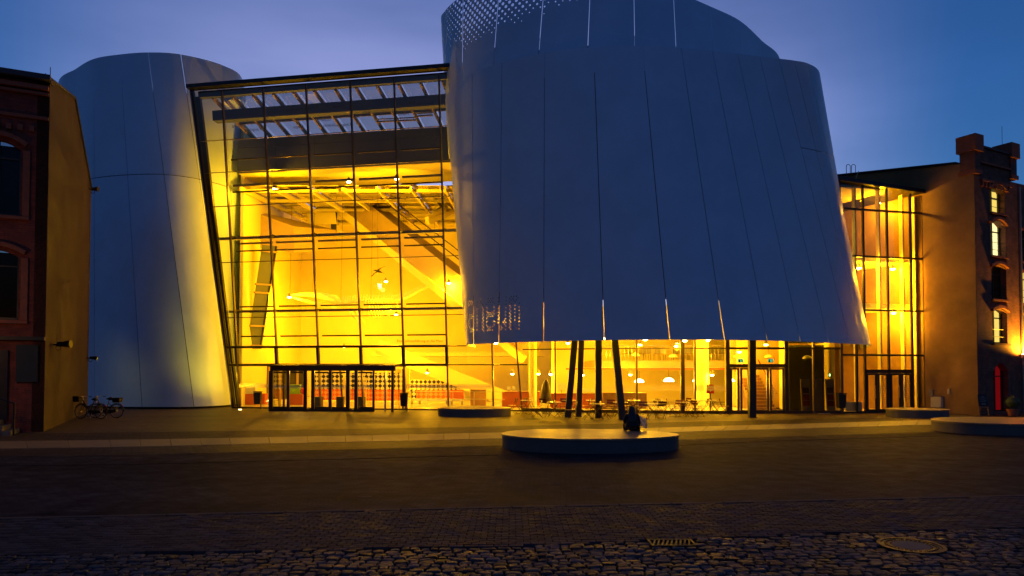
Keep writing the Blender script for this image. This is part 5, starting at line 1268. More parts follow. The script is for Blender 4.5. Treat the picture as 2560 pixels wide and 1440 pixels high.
for k, px in enumerate((1851, 1926)):
    p = XY(px, 37.0, 2.72); t = empty('exit_sign', p, 'small green exit sign above the %s cafe door' % ('left' if k == 0 else 'right'), 'sign')
    part('case', M['black'], t, lambda m: m.box(p + Z * .12, (.28, .06, .2)))
    part('lit_frame', M['exit'], t, lambda m: (m.box(p + Z * .205 - Vector((0, .033, 0)), (.26, .01, .02)), m.box(p + Z * .12 - Vector((.12, .033, 0)), (.02, .01, .15)), m.box(p + Z * .12 + Vector((.12, -.033, 0)), (.02, .01, .15)), m.box(p + Z * .10 - Vector((-.02, .033, 0)), (.05, .01, .12))))
p = XY(2075, 38.7, 2.05); t = empty('exit_lamp', p, 'glowing green square lamp on the dark wall behind the posters', 'lamp'); part('case', M['black'], t, lambda m: m.box(p, (.2, .06, .2))); part('lens', emit('green_lens', (.45, 1, .25), 5), t, lambda m: m.box(p - Vector((0, .035, 0)), (.13, .02, .13)))
# poster boards behind the dark glass
M['poster'] = mat('poster_paper', (0.42, 0.33, 0.20), 0.6, 0, 0.1, 3)
M['poster_red'] = mat('poster_red_print', (0.28, 0.04, 0.03), 0.6, 0, 0.5, 9)
M['poster_dark'] = mat('poster_photo', (0.10, 0.06, 0.05), 0.6, 0, 0.6, 12)
for k, (px, w, lb_, pr) in enumerate(((2017, .52, 'tall poster board with red pictures, left of the three behind the dark glass', 1), (2049, .46, 'plain tall board, middle of the three behind the dark glass', 0), (2078, .48, 'tall poster board with red pictures, right of the three behind the dark glass', 1))):
    p = XY(px, 37.6, .02); t = empty('poster_board', p, lb_, 'poster board', 'boards behind the dark glass'); Mx = Matrix.Rotation(R(-6), 3, 'X')
    part('board', M['poster'], t, lambda m: m.box(p + Z * .92 + Vector((0, .1, 0)), (w, .03, 1.8), Mx))
    if pr:
        for j, (zc, hh, mm) in enumerate(((1.2, .3, 'poster_dark'), (.82, .3, 'poster_red'), (.48, .3, 'poster_red'))): part('picture', M[mm], t, lambda m: m.box(p + Z * zc + Vector((0, .075 + .1 * (zc - .92), 0)), (w * .68, .012, hh), Mx))
# ================================================================== hall furniture
for k, (px, py, D, w, h, mm, lb_) in enumerate(((820, 985, 50, 2.2, 2.4, 'diamond', 'black and white diamond rack left behind the porch doors'), (905, 985, 50, 2.4, 2.4, 'diamond', 'black and white diamond rack behind the middle porch door'), (962, 985, 49, 2.6, 2.4, 'diamond', 'black and white diamond rack behind the open porch leaf'), (1085, 990, 52, 3.6, 1.0, 'diamond', 'wide diamond patterned screen on the stair behind the hall'))):
    p = XY(px, D, .02) if k < 3 else P(px, 982, D)
    t = empty('patterned_rack', p, lb_, 'rack', 'diamond patterned racks')
    part('panel', M[mm], t, lambda m: m.box(p + Z * (h / 2 if k == 3 else 1.5), (w, .08, h if k == 3 else 1.2)))
    if k < 3: part('lower_panel', M['diamond_o'], t, lambda m: m.box(p + Z * .5, (w, .09, .8)))
    part('side_frame', M['plaster'], t, lambda m: (m.box(p + Vector((-w / 2 - .03, 0, .9)), (.05, .3, 1.7)), m.box(p + Vector((w / 2 + .03, 0, .9)), (.05, .3, 1.7))))
def bench(px, D, w, lb_, mm):
    p = XY(px, D, .02); t = empty('padded_bench', p, lb_, 'bench', 'benches in the hall')
    part('seat', M['white'], t, lambda m: m.box(p + Z * .3, (w, .6, .12))); part('backrest', M[mm], t, lambda m: m.box(p + Vector((0, .2, .66)), (w, .14, .6)))
    for s in (-1, 1): part('leg', M['silver'], t, lambda m: m.box(p + Vector((s * w * .4, 0, .13)), (.08, .5, .24)))
bench(1083, 46.0, 2.3, 'orange patterned bench at the hall rail right of the porch', 'diamond_o'); bench(1142, 45.6, .9, 'short orange bench next to the crate', 'orange'); bench(1040, 46.4, .7, 'short black and white bench at the hall rail', 'diamond')
for k, (px, D, w, lb_) in enumerate(((627, 45.5, .85, 'low orange plinth with a white display at the left edge of the hall'), (658, 46.2, .4, 'narrow orange plinth left of the porch'), (743, 45.5, .9, 'orange plinth with a green case behind the left porch door'))):
    p = XY(px, D, .02); t = empty('display_plinth', p, lb_, 'plinth', 'orange display plinths'); part('block', M['orange'], t, lambda m: m.box(p + Z * .36, (w, .6, .7)))
    if k == 0: part('white_case', M['white'], t, lambda m: m.box(p + Z * 1.0, (w * .9, .5, .56)))
    if k == 2: part('green_case', M['green'], t, lambda m: m.box(p + Vector((-.1, 0, 1.02)), (.62, .5, .62))); part('red_toy', M['signred'], t, lambda m: m.lathe(p + Vector((.38, 0, .72)), [(.05, 0), (.16, .08), (.12, .2), (.16, .3), (.06, .42)], 10))
for k, px in enumerate((797, 851, 904)):
    p = XY(px, 42.2, .02); t = empty('door_bollard', p, 'dark square block inside the porch, %s from left' % ORD[k], 'post', 'blocks in the porch'); part('block', M['black'], t, lambda m: m.box(p + Z * .33, (.42, .4, .66))); part('pole', M['plaster'] if k != 1 else M['black'], t, lambda m: m.tube([p + Z * .6 + Vector((.1, 0, 0)), p + Vector((-.05, 0, 2.4))], .05, 8))
rl = empty('guard_rail', XY(1140, 42.2), 'thin steel guard rail inside the hall right of the porch', 'railing')
for px in (1028, 1070, 1132, 1185, 1230, 1255): a = XY(px, 42.2 - .003 * (px - 1028)); part('post', M['silver'], rl, lambda m: m.tube([a, a + Z * 1.0], .022, 6))
for h in (1.0, .55): part('rail', M['silver'], rl, lambda m: m.tube([XY(1020, 42.2, h), XY(1262, 41.5, h)], .02, 6))
# ---- whale skeleton hanging in the hall
WD = 51.0
ws = [P(722, 738, WD), P(780, 741, WD), P(845, 757, WD), P(900, 752, WD), P(960, 750, WD), P(1010, 745, WD), P(1050, 726, WD), P(1095, 706, WD)]
whale = empty('whale_skeleton', P(900, 790, WD), 'pale whale skeleton with long jaws hanging in the glass hall', 'skeleton')
part('upper_jaw', M['bone'], whale, lambda m: m.tube([ws[0], P(760, 735, WD), P(800, 738, WD), P(838, 750, WD), P(852, 760, WD)], [.05, .16, .26, .36, .22], 8), smooth=True)
for s in (-1, 1): part('lower_jaw', M['bone'], whale, lambda m: m.tube([ws[0] + Vector((.1, s * .1, -.1)), P(755, 750, WD) + Vector((0, s * .5, 0)), P(805, 762, WD) + Vector((0, s * .7, 0)), P(846, 770, WD) + Vector((0, s * .35, 0))], [.05, .1, .12, .1], 7), smooth=True)
nv_ = 40
for k in range(nv_):
    t = 2.15 + (len(ws) - 1 - 2.2) * k / nv_; p = catmull(ws, t); q = catmull(ws, t + .05); d_ = (q - p).normalized(); up_ = d_.cross(Vector((0, 1, 0))); up_ = up_ if up_.z > 0 else -up_; r = .15 * (1 - .55 * k / nv_)
    part('vertebra', M['bone'], whale, lambda m: (m.tube([p - d_ * .09, p + d_ * .09], r, 7), m.bar(p + up_ * r * .8, p + up_ * (r + .34 * (1 - .4 * k / nv_)) + d_ * .12, .05, .09), m.bar(p + Vector((0, r, 0)), p + Vector((0, r + .22, -.03)), .09, .04), m.bar(p - Vector((0, r, 0)), p - Vector((0, r + .22, .03)), .09, .04)))
for k in range(12):
    p = catmull(ws, 3.25 + k * .115)
    for s in (-1, 1): part('rib', M['bone'], whale, lambda m: m.tube([p, p + Vector((.05, s * .55, -.15)), p + Vector((.22, s * .75, -.7)), p + Vector((.42, s * .5, -1.25 + .03 * k))], [.045, .05, .05, .03], 6), smooth=True)
for s in (-1, 1): part('flipper', M['bone'], whale, lambda m: m.tube([P(880, 772, WD) + Vector((0, s * .8, 0)), P(890, 790, WD) + Vector((0, s * 1.2, 0)), P(905, 806, WD) + Vector((0, s * 1.3, 0))], [.12, .1, .04], 6), smooth=True)
for px, y0 in ((725, 735), (782, 738), (852, 752), (927, 746), (1005, 740), (1083, 708)): part('suspension_cable', M['frame'], whale, lambda m: m.tube([P(px, y0, WD), P(px + 6, 470, WD)], .012, 4))
# ---- hanging sea bird
bp0 = P(945, 678, 47); bird = empty('hanging_bird', bp0, 'dark seabird model with spread wings hanging in the hall', 'bird model')
M['feather'] = mat('dark_feathers', (0.05, 0.035, 0.02), .8, 0, .3, 12)
part('body', M['feather'], bird, lambda m: m.tube([bp0 + Vector((.30, 0, -.1)), bp0 + Vector((.12, 0, -.04)), bp0, bp0 + Vector((-.14, 0, .05)), bp0 + Vector((-.24, 0, .07)), bp0 + Vector((-.33, 0, .05))], [.02, .07, .09, .06, .035, .01], 8), smooth=True)
for a, b, c in ((P(945, 676, 47), P(952, 670, 46.6), P(962, 666, 46.2)), (P(944, 679, 47), P(936, 684, 47.5), P(929, 691, 48))):
    part('wing', M['feather'], bird, lambda m: (m.bar(a, b, .22, .03, Vector((0, -.5, 1))), m.bar(b, c, .12, .02, Vector((0, -.5, 1)))))
part('tail', M['feather'], bird, lambda m: m.bar(bp0 + Vector((.25, 0, -.08)), bp0 + Vector((.42, 0, -.17)), .14, .015))
part('suspension_cable', M['frame'], bird, lambda m: m.tube([bp0, P(943, 470, 47)], .01, 4))
# ================================================================== bins, wall spotlights, cabinets, board, topiary
def bin_(px, py, h, label):
    p = G(px, py); t = empty('litter_bin', p, label, 'litter bin', 'litter bins along the glass'); 
    part('post', M['black'], t, lambda m: m.tube([p + Vector((.13, .1, 0)), p + Vector((.13, .1, h + .05))], .03, 8))
    o = part('body', M['black'], t, lambda m: m.hexa([p + Vector(q) for q in ((-.2, -.15, .3), (.16, -.15, .3), (.16, .12, .3), (-.2, .12, .3), (-.23, -.18, h), (.2, -.18, h), (.2, .12, h), (-.23, .12, h))])); bevel(o, .02)
    part('lid', M['black'], t, lambda m: m.box(p + Vector((-.01, -.02, h + .04)), (.46, .34, .05)))
bin_(645, 1023, 1.0, 'dark litter bin left of the entrance porch'); bin_(1011, 1029, 1.0, 'dark litter bin just right of the entrance porch'); bin_(2104, 1034, 1.05, 'dark litter bin before the glazed link by the posters')
def wall_spot(p, d, label, r=.11, L=.4, lit=0, tgt=None):
    d = Vector(d).normalized(); t = empty('wall_spotlight', p, label, 'spotlight', 'spotlights on the left house')
    part('arm', M['black'], t, lambda m: m.tube([p, p + Vector((.25, -.05, 0))], .03, 8)); part('bracket', M['black'], t, lambda m: m.torus(p + Vector((.22, -.05, -.12)), (0, 1, 0), .1, .015, 14, 5))
    part('head', M['black'], t, lambda m: m.tube([p + Vector((.2, -.05, .02)), p + Vector((.2, -.05, .02)) + d * L * .4, p + Vector((.2, -.05, .02)) + d * L], [r * .6, r * .7, r], 12))
    if lit:
        q = p + Vector((.2, -.05, .02)) + d * (L + .02)
        l = light('light', 'SPOT', q + d * .03, lit, t, size=.05, spot=R(130), blend=1, col=(1, .75, .03)); aim(l, tgt)
b_, z_ = ls_at(133, 862); wall_spot(lpt(-.02, b_, z_), (1, .1, .03), 'black floodlight on a bracket low on the rendered side wall', .16, .5)
b_, z_ = ls_at(218, 895); wall_spot(lpt(-.02, b_ - .3, z_), (1, .2, -.1), 'small black spotlight beside the drum above the bicycles', .12, .35, 12, XY(216, 42, -.6))
b_, z_ = ls_at(225, 478); wall_spot(lpt(-.02, b_ - .4, z_), (1, .1, .0), 'small black spotlight high on the rendered side wall', .14, .3)
# uplight on the right house
a_, z_ = r_at(2549, 886); up_l = empty('wall_uplight', rpt(a_, -.16, z_), 'small uplight on the brick front of the right house by the downpipe', 'lamp')
q = rpt(a_, -.16, z_); part('case', M['greysteel'], up_l, lambda m: m.lathe(q, [(.05, -.22), (.08, -.2), (.08, -.02), (.085, 0)], 12)); part('lens', M['lamp'], up_l, lambda m: m.lathe(q, [(.07, -.01), (.05, .012)], 12))
l = light('light', 'SPOT', q + Z * .06 - hs * .38, 760, up_l, size=.05, spot=R(160), blend=.9, col=(1, .46, .02)); aim(l, rpt(a_ - .2, .5, z_ + 2.2))
for k, (px, y0, y1, w, d, mm, lb_) in enumerate(((2346, 992, 1018, .55, .25, 'cream', 'cream metal cabinet fixed low on the rendered gable wall'), (2329, 975, 990, .2, .1, 'greysteel', 'small grey box above the cream cabinet on the gable wall'), (2373, 974, 985, .12, .08, 'cream', 'tiny pale switch box right of the cream cabinet'))):
    b0_, z0_ = s_at(px, y1); z1_ = s_at(px, y0)[1]
    t = empty('wall_cabinet', rpt(-.02, b0_, z0_), lb_, 'wall box', 'boxes on the gable wall')
    o = part('case', M[mm], t, lambda m: m.hexa([rpt(-d, b0_ - w / 2, z0_), rpt(-.01, b0_ - w / 2, z0_), rpt(-.01, b0_ + w / 2, z0_), rpt(-d, b0_ + w / 2, z0_), rpt(-d, b0_ - w / 2, z1_), rpt(-.01, b0_ - w / 2, z1_), rpt(-.01, b0_ + w / 2, z1_), rpt(-d, b0_ + w / 2, z1_)])); bevel(o, .012)
    part('lid', M['greysteel'], t, lambda m: m.hexa([rpt(-d - .02, b0_ - w / 2 - .02, z1_ + .003), rpt(-.01, b0_ - w / 2 - .02, z1_ + .003), rpt(-.01, b0_ + w / 2 + .02, z1_ + .003), rpt(-d - .02, b0_ + w / 2 + .02, z1_ + .003), rpt(-d - .02, b0_ - w / 2 - .02, z1_ + .03), rpt(-.01, b0_ - w / 2 - .02, z1_ + .03), rpt(-.01, b0_ + w / 2 + .02, z1_ + .03), rpt(-d - .02, b0_ + w / 2 + .02, z1_ + .03)]))
p = G(2320, 1029); t = empty('standpipe', p, 'thin steel standpipe with tap between the link and the cream cabinet', 'pipe'); part('pipe', M['silver'], t, lambda m: m.tube([p, p + Z * .5], .03, 8)); part('tap', M['silver'], t, lambda m: m.tube([p + Z * .45, p + Vector((-.1, -.1, .52))], .025, 8)); part('wheel', M['silver'], t, lambda m: m.torus(p + Z * .56, (0, 0, 1), .05, .012, 12, 5))
# A-board with chalk writing
p = G(2458, 1039); t = empty('chalk_board', p, 'standing chalkboard in a wooden frame at the corner of the brick house', 'chalkboard'); Rz = Matrix.Rotation(R(12), 3, 'Z') @ Matrix.Rotation(R(-9), 3, 'X')
part('board', M['board'], t, lambda m: m.box(p + Z * .78, (.54, .03, .62), Rz)); part('frame', M['wood'], t, lambda m: (m.box(p + Vector((-.28, -.06, .52)), (.05, .05, 1.08), Rz), m.box(p + Vector((.27, .05, .52)), (.05, .05, 1.08), Rz), m.box(p + Vector((0, -.06, .43)), (.5, .045, .06), Rz), m.box(p + Vector((0, .06, .12)), (.5, .03, .04), Rz)))
part('rear_leg', M['wood'], t, lambda m: m.bar(p + Vector((.2, .55, 0)), p + Vector((.1, .1, 1.0)), .05, .05))
rs_ = random.Random(11)
for j, (zz2, wd) in enumerate(((.97, .16), (.90, .40), (.80, .36), (.73, .34), (.63, .30), (.57, .26))):
    pts_ = [p + Rz @ Vector((-wd / 2 + wd * k / 14, -.019, zz2 - .78 + rs_.uniform(-.016, .016))) + Z * .78 for k in range(15)]
    part('chalk_mark', M['chalk'], t, lambda m: m.tube(pts_, .005, 4))
# topiary ball in pot
p = G(2532, 1041); t = empty('potted_box_ball', p, 'clipped round box bush in a terracotta pot by the brick house door', 'plant'); part('pot', M['pot'], t, lambda m: m.lathe(p, [(.16, 0), (.2, .05), (.25, .3), (.27, .32), (.27, .36), (.24, .36)], 18)); part('stem', M['wood'], t, lambda m: m.tube([p + Z * .3, p + Z * .6], .03, 6))
fol = MB(); rr = random.Random(3); cen = p + Z * .72
for k in range(1500):
    z = rr.uniform(-1, 1); a = rr.uniform(0, 2 * math.pi); r_ = .36 * (rr.uniform(.72, 1.06)); d_ = Vector((math.sqrt(1 - z * z) * math.cos(a), math.sqrt(1 - z * z) * math.sin(a), z)); q = cen + d_ * r_
    u_ = d_.orthogonal().normalized(); u_ = (u_ + Vector((rr.uniform(-.7, .7), rr.uniform(-.7, .7), rr.uniform(-.7, .7)))).normalized(); v_ = (d_ + u_.cross(d_) * rr.uniform(-1, 1)).normalized(); s_ = .022
    fol.quad(q - u_ * s_ * .5, q + v_ * s_ * .9 - u_ * 0 + u_.cross(v_) * .004, q + u_ * s_ * .5, q - v_ * s_ * .5)
f_ = fol.build('crown', M['leaf'], t, fix=False)
part('inner_crown', M['leaf'], t, lambda m: m.lathe(cen, [(.02, -.31), (.2, -.24), (.29, -.1), (.3, .05), (.22, .2), (.04, .3)], 14), smooth=True)
# manhole and drain in the foreground, small covers on the plaza
def manhole(p, r, label, rings=True):
    t = empty('manhole_cover', p, label, 'manhole cover', 'covers in the paving'); part('frame_ring', M['iron'], t, lambda m: m.lathe(p, [(r * 1.16, -.03), (r * 1.16, .012), (r * 1.02, .012), (r * 1.02, -.03)], 36)); part('lid', M['stone'] if rings else M['iron'], t, lambda m: m.lathe(p, [(r * .66, -.02), (r * .66, .006)], 32))
    part('lid_rim', M['iron'], t, lambda m: m.lathe(p, [(r, -.03), (r, .004), (r * .7, .004), (r * .7, -.03)], 36))
    if rings:
        for k in range(36): a = 2 * math.pi * k / 36; part('stud', M['iron'], t, lambda m: m.lathe(p + Vector((math.cos(a) * r * .85, math.sin(a) * r * .85, .004)), [(.022, 0), (.018, .01)], 6))
manhole(Vector((5.42, 9.34, .0)), .36, 'round iron manhole cover with studded rim in the foreground cobbles')
manhole(G(1325, 1048), .42, 'round cover in the plaza before the cafe chairs', False); manhole(G(1375, 1055.5), .45, 'pale round cover in the plaza nearer than the other', False)
p = Vector((2.2, 9.47, 0)); t = empty('drain_grate', p, 'iron drain grate with slanted bars at the edge of the cobbles', 'drain grate')
part('frame', M['iron'], t, lambda m: (m.box(p + Vector((0, .155, -.01)), (.62, .03, .05)), m.box(p - Vector((0, .155, .01)), (.62, .03, .05)), m.box(p + Vector((.295, 0, -.01)), (.03, .28, .05)), m.box(p - Vector((.295, 0, .01)), (.03, .28, .05))))
for k in range(9): part('grate_bar', M['iron'], t, lambda m: m.bar(p + Vector((-.24 + k * .06 - .04, -.14, -.008)), p + Vector((-.24 + k * .06 + .04, .14, -.008)), .026, .04))
part('sump', M['core'], t, lambda m: m.quad(p + Vector((-.3, -.15, -.032)), p + Vector((.3, -.15, -.032)), p + Vector((.3, .15, -.032)), p + Vector((-.3, .15, -.032))), fix=False)
# ================================================================== bicycles
def bike(label, loc, rz, front_basket, rear_basket):
    t = empty('bicycle', (0, 0, 0), label, 'bicycle', 'bicycles leaning by the left drum'); R_ = .345; fx, rx = -.56, .52
    for x in (fx, rx):
        w = part('wheel', M['rubber'], t, lambda m: m.torus((x, 0, R_), (0, 1, 0), R_ - .02, .022, 32, 6), smooth=True)
        part('rim', M['silver'], w, lambda m: m.torus((x, 0, R_), (0, 1, 0), R_ - .045, .011, 32, 5), smooth=True)
        part('spokes', M['silver'], w, lambda m: [m.tube([(x, .02 * (-1) ** k, R_), (x + math.cos(k * math.pi / 9) * (R_ - .05), 0, R_ + math.sin(k * math.pi / 9) * (R_ - .05))], .0025, 3, False) for k in range(18)])
        part('hub', M['silver'], w, lambda m: m.tube([(x, -.05, R_), (x, .05, R_)], .025, 8))
        part('mudguard', M['black'], t, lambda m: m.torus((x, 0, R_), (0, 1, 0), R_ + .03, .018, 16, 5, R(-75) if x == rx else R(-60), R(95) if x == rx else R(60)))
    part('frame', M['black'], t, lambda m: (m.tube([(-.40, 0, .80), (-.06, 0, .30)], .019, 8), m.tube([(-.42, 0, .88), (-.37, 0, .70)], .022, 8), m.tube([(-.38, 0, .72), (-.02, 0, .40), (.02, 0, .36)], .016, 8), m.tube([(-.04, 0, .29), (.14, 0, .86)], .017, 8), m.tube([(-.04, .03, .29), (rx, .05, R_)], .011, 6), m.tube([(-.04, -.03, .29), (rx, -.05, R_)], .011, 6), m.tube([(.10, .02, .74), (rx, .05, R_)], .009, 6), m.tube([(.10, -.02, .74), (rx, -.05, R_)], .009, 6)))
    part('fork', M['black'], t, lambda m: [m.tube([(-.385, s * .02, .74), (-.42, s * .055, .66), (-.5, s * .055, .48), (fx, s * .055, R_)], .012, 6) for s in (-1, 1)])
    part('handlebar', M['silver'], t, lambda m: (m.tube([(-.43, 0, .86), (-.46, 0, 1.02), (-.50, 0, 1.04)], .013, 6), m.tube([(-.26, -.29, 1.03), (-.42, -.26, 1.07), (-.50, -.08, 1.05), (-.50, .08, 1.05), (-.42, .26, 1.07), (-.26, .29, 1.03)], .012, 6)))
    part('grip', M['rubber'], t, lambda m: [m.tube([(-.24, s * .292, 1.025), (-.36, s * .275, 1.055)], .018, 7) for s in (-1, 1)])
    part('saddle', M['rubber'], t, lambda m: m.tube([(.0, 0, .93), (.08, 0, .935), (.18, 0, .94), (.27, 0, .945)], [.02, .045, .085, .075], 9), smooth=True); part('seat_post', M['silver'], t, lambda m: m.tube([(.13, 0, .82), (.155, 0, .92)], .013, 6))
    part('chain_case', M['black'], t, lambda m: m.prism([(-.15, -.045, .27), (-.12, -.045, .38), (0, -.045, .41), (.5, -.045, .40), (.56, -.045, .34), (.5, -.045, .29), (0, -.045, .19)], (0, .02, 0)))
    part('pedal', M['rubber'], t, lambda m: m.box((-.02, -.16, .13), (.1, .08, .025))); part('pedal', M['rubber'], t, lambda m: m.box((-.06, .16, .45), (.1, .08, .025))); part('crank', M['silver'], t, lambda m: m.tube([(-.04, -.1, .29), (-.02, -.12, .13)], .01, 5)); part('crank', M['silver'], t, lambda m: m.tube([(-.04, .1, .29), (-.06, .12, .45)], .01, 5))
    part('carrier', M['silver'], t, lambda m: (m.bar((.22, -.06, .76), (.74, -.06, .76), .012, .012), m.bar((.22, .06, .76), (.74, .06, .76), .012, .012), m.bar((.3, 0, .76), (.7, 0, .76), .012, .012), m.tube([(.62, -.06, .76), (rx, -.06, R_)], .006, 5), m.tube([(.62, .06, .76), (rx, .06, R_)], .006, 5)))
    part('kickstand', M['silver'], t, lambda m: m.tube([(.06, -.04, .28), (.1, -.16, .01)], .01, 5)); part('rear_lamp', M['signred'], t, lambda m: m.box((.80, 0, .62), (.03, .07, .05))); part('head_lamp', M['silver'], t, lambda m: m.tube([(-.50, 0, .80), (-.57, 0, .80)], [.03, .05], 10))
    def bask(cx, cz, L, W, H, nm):
        b = part(nm, M['frame'], t, lambda m: [m.bar(Vector(a), Vector(c), .012, .012) for a, c in [((cx - L * s / 2, -W * s / 2, z), (cx + L * s / 2, -W * s / 2, z)) for z, s in ((cz, .8), (cz + H * .33, .87), (cz + H * .66, .93), (cz + H, 1))] + [((cx - L * s / 2, W * s / 2, z), (cx + L * s / 2, W * s / 2, z)) for z, s in ((cz, .8), (cz + H * .33, .87), (cz + H * .66, .93), (cz + H, 1))] + [((cx + e * L * s / 2, -W * s / 2, z), (cx + e * L * s / 2, W * s / 2, z)) for e in (-1, 1) for z, s in ((cz, .8), (cz + H * .33, .87), (cz + H * .66, .93), (cz + H, 1))]])
        part('weave', M['black'], b, lambda m: [m.quad((cx + x0 * L * .4, y0 * W * .4, cz), (cx + x1 * L * .4, y1 * W * .4, cz), (cx + x1 * L * .49, y1 * W * .49, cz + H), (cx + x0 * L * .49, y0 * W * .49, cz + H)) for x0, y0, x1, y1 in ((-1, -1, 1, -1), (1, -1, 1, 1), (1, 1, -1, 1), (-1, 1, -1, -1))], fix=False)
    if front_basket: bask(-.70, .82, .34, .40, .26, 'front_basket')
    if rear_basket: bask(.55, .78, .40, .32, .2, 'rear_basket')
    t.location = loc; t.rotation_euler = (R(0), 0, rz); ORIG[t] = Vector(loc); return t
b1 = G(228, 1047); b1.z = 0.003
bike('black city bicycle with a dark front basket, the nearer of two by the drum', b1, R(-9), True, False)
b2 = b1 + Vector((.42, .5, 0))
bike('black city bicycle with a rear basket, behind the nearer one', b2, R(-3), False, True)
# ================================================================== person on the stone seat
sp_ = G(1581, 1077.5, .42); sp_.z = .42
per = empty('person', sp_, 'person in dark coat with long hair sitting on the big stone seat, back turned', 'person')
def skinmesh(name, chains, m, parent, sub=2):
    """chains: lists of (point, radius); a first point equal to an existing one joins there"""
    V = []; Rr = []; E_ = []; idx = {}
    for ch in chains:
        prev = None
        for (p, r) in ch:
            k = tuple(round(x, 4) for x in p)
            if k not in idx: idx[k] = len(V); V.append(p); Rr.append(r)
            if prev is not None and prev != idx[k]: E_.append((prev, idx[k]))
            prev = idx[k]
    me = bpy.data.meshes.new(name); me.from_pydata([tuple(v) for v in V], E_, []); me.update(); me.materials.append(m)
    o = bpy.data.objects.new(name, me); COL.objects.link(o); o.parent = parent; ORIG[o] = ORIG[parent]
    md = o.modifiers.new('skin', 'SKIN'); md.use_smooth_shade = True; md.branch_smoothing = .4
    for i, r in enumerate(Rr):
        rr_ = r if isinstance(r, tuple) else (r, r); me.skin_vertices[0].data[i].radius = rr_
    for i in range(len(V)): me.skin_vertices[0].data[i].use_root = (i == 0)
    sm = o.modifiers.new('sub', 'SUBSURF'); sm.levels = sub; sm.render_levels = sub
    return o
pel = (0, 0, .13); sp1 = (0, .02, .30); sp2 = (.0, .05, .44); nk = (.0, .09, .56); hd = (.01, .12, .66); hd2 = (.015, .14, .755)
Ls_, Le, Lw = (-.17, .07, .50), (-.215, .13, .27), (-.08, .34, .22); Rs_, Re, Rw = (.17, .07, .50), (.225, .12, .25), (.29, .36, .25)
Lk, Lf = (-.16, .46, .20), (-.12, .52, -.22); Rk, Rf = (.15, .47, .19), (.14, .53, -.22)
Lt, Rt = (-.12, .62, -.36), (.15, .64, -.36)
def hand(w, d, side):
    w = Vector(w); d = Vector(d).normalized(); s = Vector((0, 0, 1)).cross(d).normalized() * side; palm = w + d * .07
    ch = [[(tuple(w), .024), (tuple(palm), (.034, .016))]]
    for k, (off, L) in enumerate(((-.027, .068), (-.009, .08), (.009, .075), (.027, .06))):
        b = palm + s * off + d * .01; ch.append([(tuple(palm), (.034, .016)), (tuple(b + d * L * .45 - Z * .004), .009), (tuple(b + d * L * .85 - Z * .03), .008)])
    ch.append([(tuple(w + d * .02), .02), (tuple(w + d * .05 - s * .045), .011), (tuple(w + d * .085 - s * .05 - Z * .01), .009)])
    return ch
body = [[(pel, (.17, .13)), (sp1, (.145, .11)), (sp2, (.15, .105)), (nk, .052), (hd, (.075, .085)), (hd2, (.07, .08))], [(sp2, (.15, .105)), (Ls_, .062), (Le, .048), (Lw, .032)], [(sp2, (.15, .105)), (Rs_, .062), (Re, .048), (Rw, .032)], [(pel, (.17, .13)), ((-.1, .12, .12), .09), (Lk, .065), (Lf, .045), (Lt, .04)], [(pel, (.17, .13)), ((.1, .12, .12), .09), (Rk, .065), (Rf, .045), (Rt, .04)]]
body += hand(Lw, Vector(Lw) - Vector(Le), -1)[0:] + hand(Rw, Vector(Rw) - Vector(Re), 1)
skinmesh('body', body, M['skin'], per)
skinmesh('coat', [[((0, -.005, .10), (.27, .17)), ((0, .0, .2), (.24, .155)), ((0, .02, .32), (.215, .14)), ((0, .05, .45), (.20, .13)), ((0, .085, .545), (.085, .08))], [((0, .05, .45), (.20, .13)), (Ls_, .085), (Le, .07), ((-.135, .30, .23), .05)], [((0, .05, .45), (.20, .13)), (Rs_, .085), (Re, .07), ((.29, .31, .25), .05)]], M['coat'], per)
skinmesh('trousers', [[((0, .02, .11), (.19, .13)), ((-.1, .13, .12), .105), (Lk, .08), (Lf, .06)], [((0, .02, .11), (.19, .13)), ((.1, .13, .12), .105), (Rk, .08), (Rf, .06)]], M['coat'], per)
skinmesh('shoes', [[(Lf, .05), ((-.12, .55, -.33), .05), ((-.11, .68, -.36), .045)]], M['rubber'], per, 1); skinmesh('shoes', [[(Rf, .05), ((.14, .56, -.33), .05), ((.15, .69, -.36), .045)]], M['rubber'], per, 1)
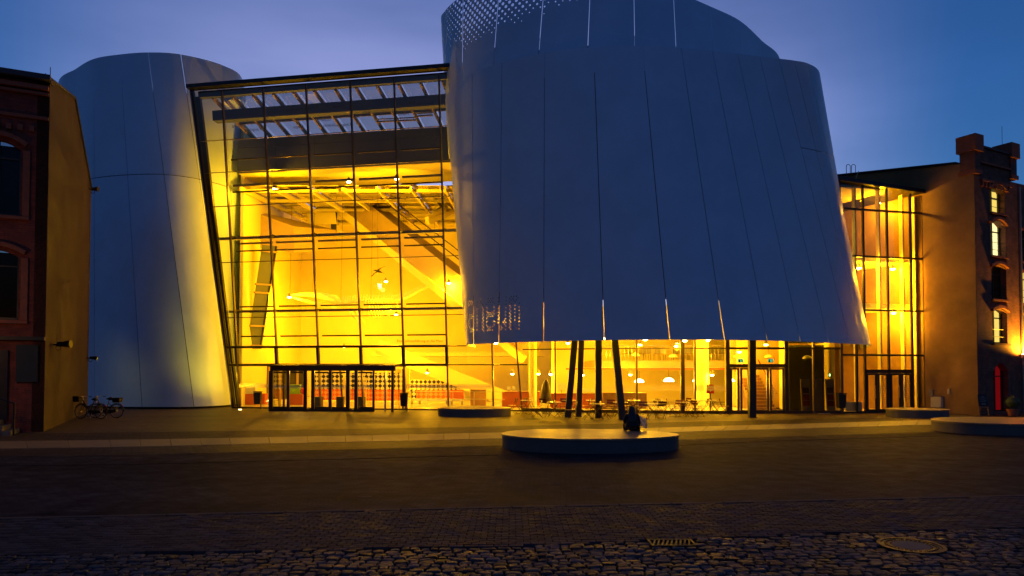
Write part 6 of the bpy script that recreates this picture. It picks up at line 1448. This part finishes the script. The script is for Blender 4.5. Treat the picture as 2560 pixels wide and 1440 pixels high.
skinmesh('hair', [[((.015, .13, .79), (.08, .085)), ((.01, .115, .73), (.112, .11)), ((.0, .085, .64), (.125, .105)), ((-.01, .03, .53), (.145, .09)), ((-.015, -.05, .42), (.15, .065)), ((-.03, -.10, .32), (.125, .045)), ((-.035, -.115, .25), (.07, .025))]], M['hair'], per)
pr = empty('paper_sheet', sp_ + Vector((.36, .42, .25)), 'crumpled white paper sheet held at the right of the seated person', 'paper')
mb = MB(); n = 6
for j in range(n + 1):
    for i in range(n + 1):
        x = -.12 + .3 * i / n; z = -.16 + .33 * j / n; mb.v.append(ORIG[pr] + Vector((x - .05 * (j / n - .5), .035 * math.sin(i * 1.3 + j) + .02 * math.sin(j * 2.1), z + .04 * math.sin(i * .9))))
for j in range(n):
    for i in range(n): q = j * (n + 1) + i; mb.f.append((q, q + 1, q + n + 2, q + n + 1)); mb.m.append(0)
o = mb.build('sheet', M['paper'], pr, fix=False); sd = o.modifiers.new('thick', 'SOLIDIFY'); sd.thickness = .003; o.data.polygons.foreach_set('use_smooth', [True] * len(o.data.polygons))

# ================================================================== in-ground lamp at the drum foot and the street lamp left of the view
q = G(600, 1024.6); t = empty('ground_lamp', q, 'small round lamp set in the paving at the foot of the left drum', 'lamp')
part('rim', M['silver'], t, lambda m: m.lathe(q, [(.14, -.05), (.14, .012), (.11, .014)], 16)); part('lens', M['lamp'], t, lambda m: m.lathe(q, [(.10, .0), (.09, .018)], 16))
l = light('light', 'SPOT', q + Z * .06, 260, t, size=.06, spot=R(110), blend=1.0, col=(1, .62, .01)); aim(l, XY(548, 42.0, 5.0))
q = Vector((-19.5, 19.5, 0)); t = empty('street_lamp', q, 'iron street lamp with a glowing lantern on the quay at the far left', 'street lamp')
part('post', M['black'], t, lambda m: m.lathe(q, [(.16, 0), (.16, .3), (.09, .5), (.06, 4.3), (.1, 4.4), (.03, 4.5)], 12)); part('lantern', M['lamp'], t, lambda m: m.lathe(q, [(.1, 4.52), (.18, 4.95), (.17, 5.0)], 10)); part('cap', M['black'], t, lambda m: m.lathe(q, [(.24, 5.0), (.22, 5.06), (.06, 5.22), (.02, 5.3)], 12))
light('light', 'POINT', q + Z * 4.4 + Vector((.35, .1, 0)), 30, t, size=.2, col=(1, .30, .03))
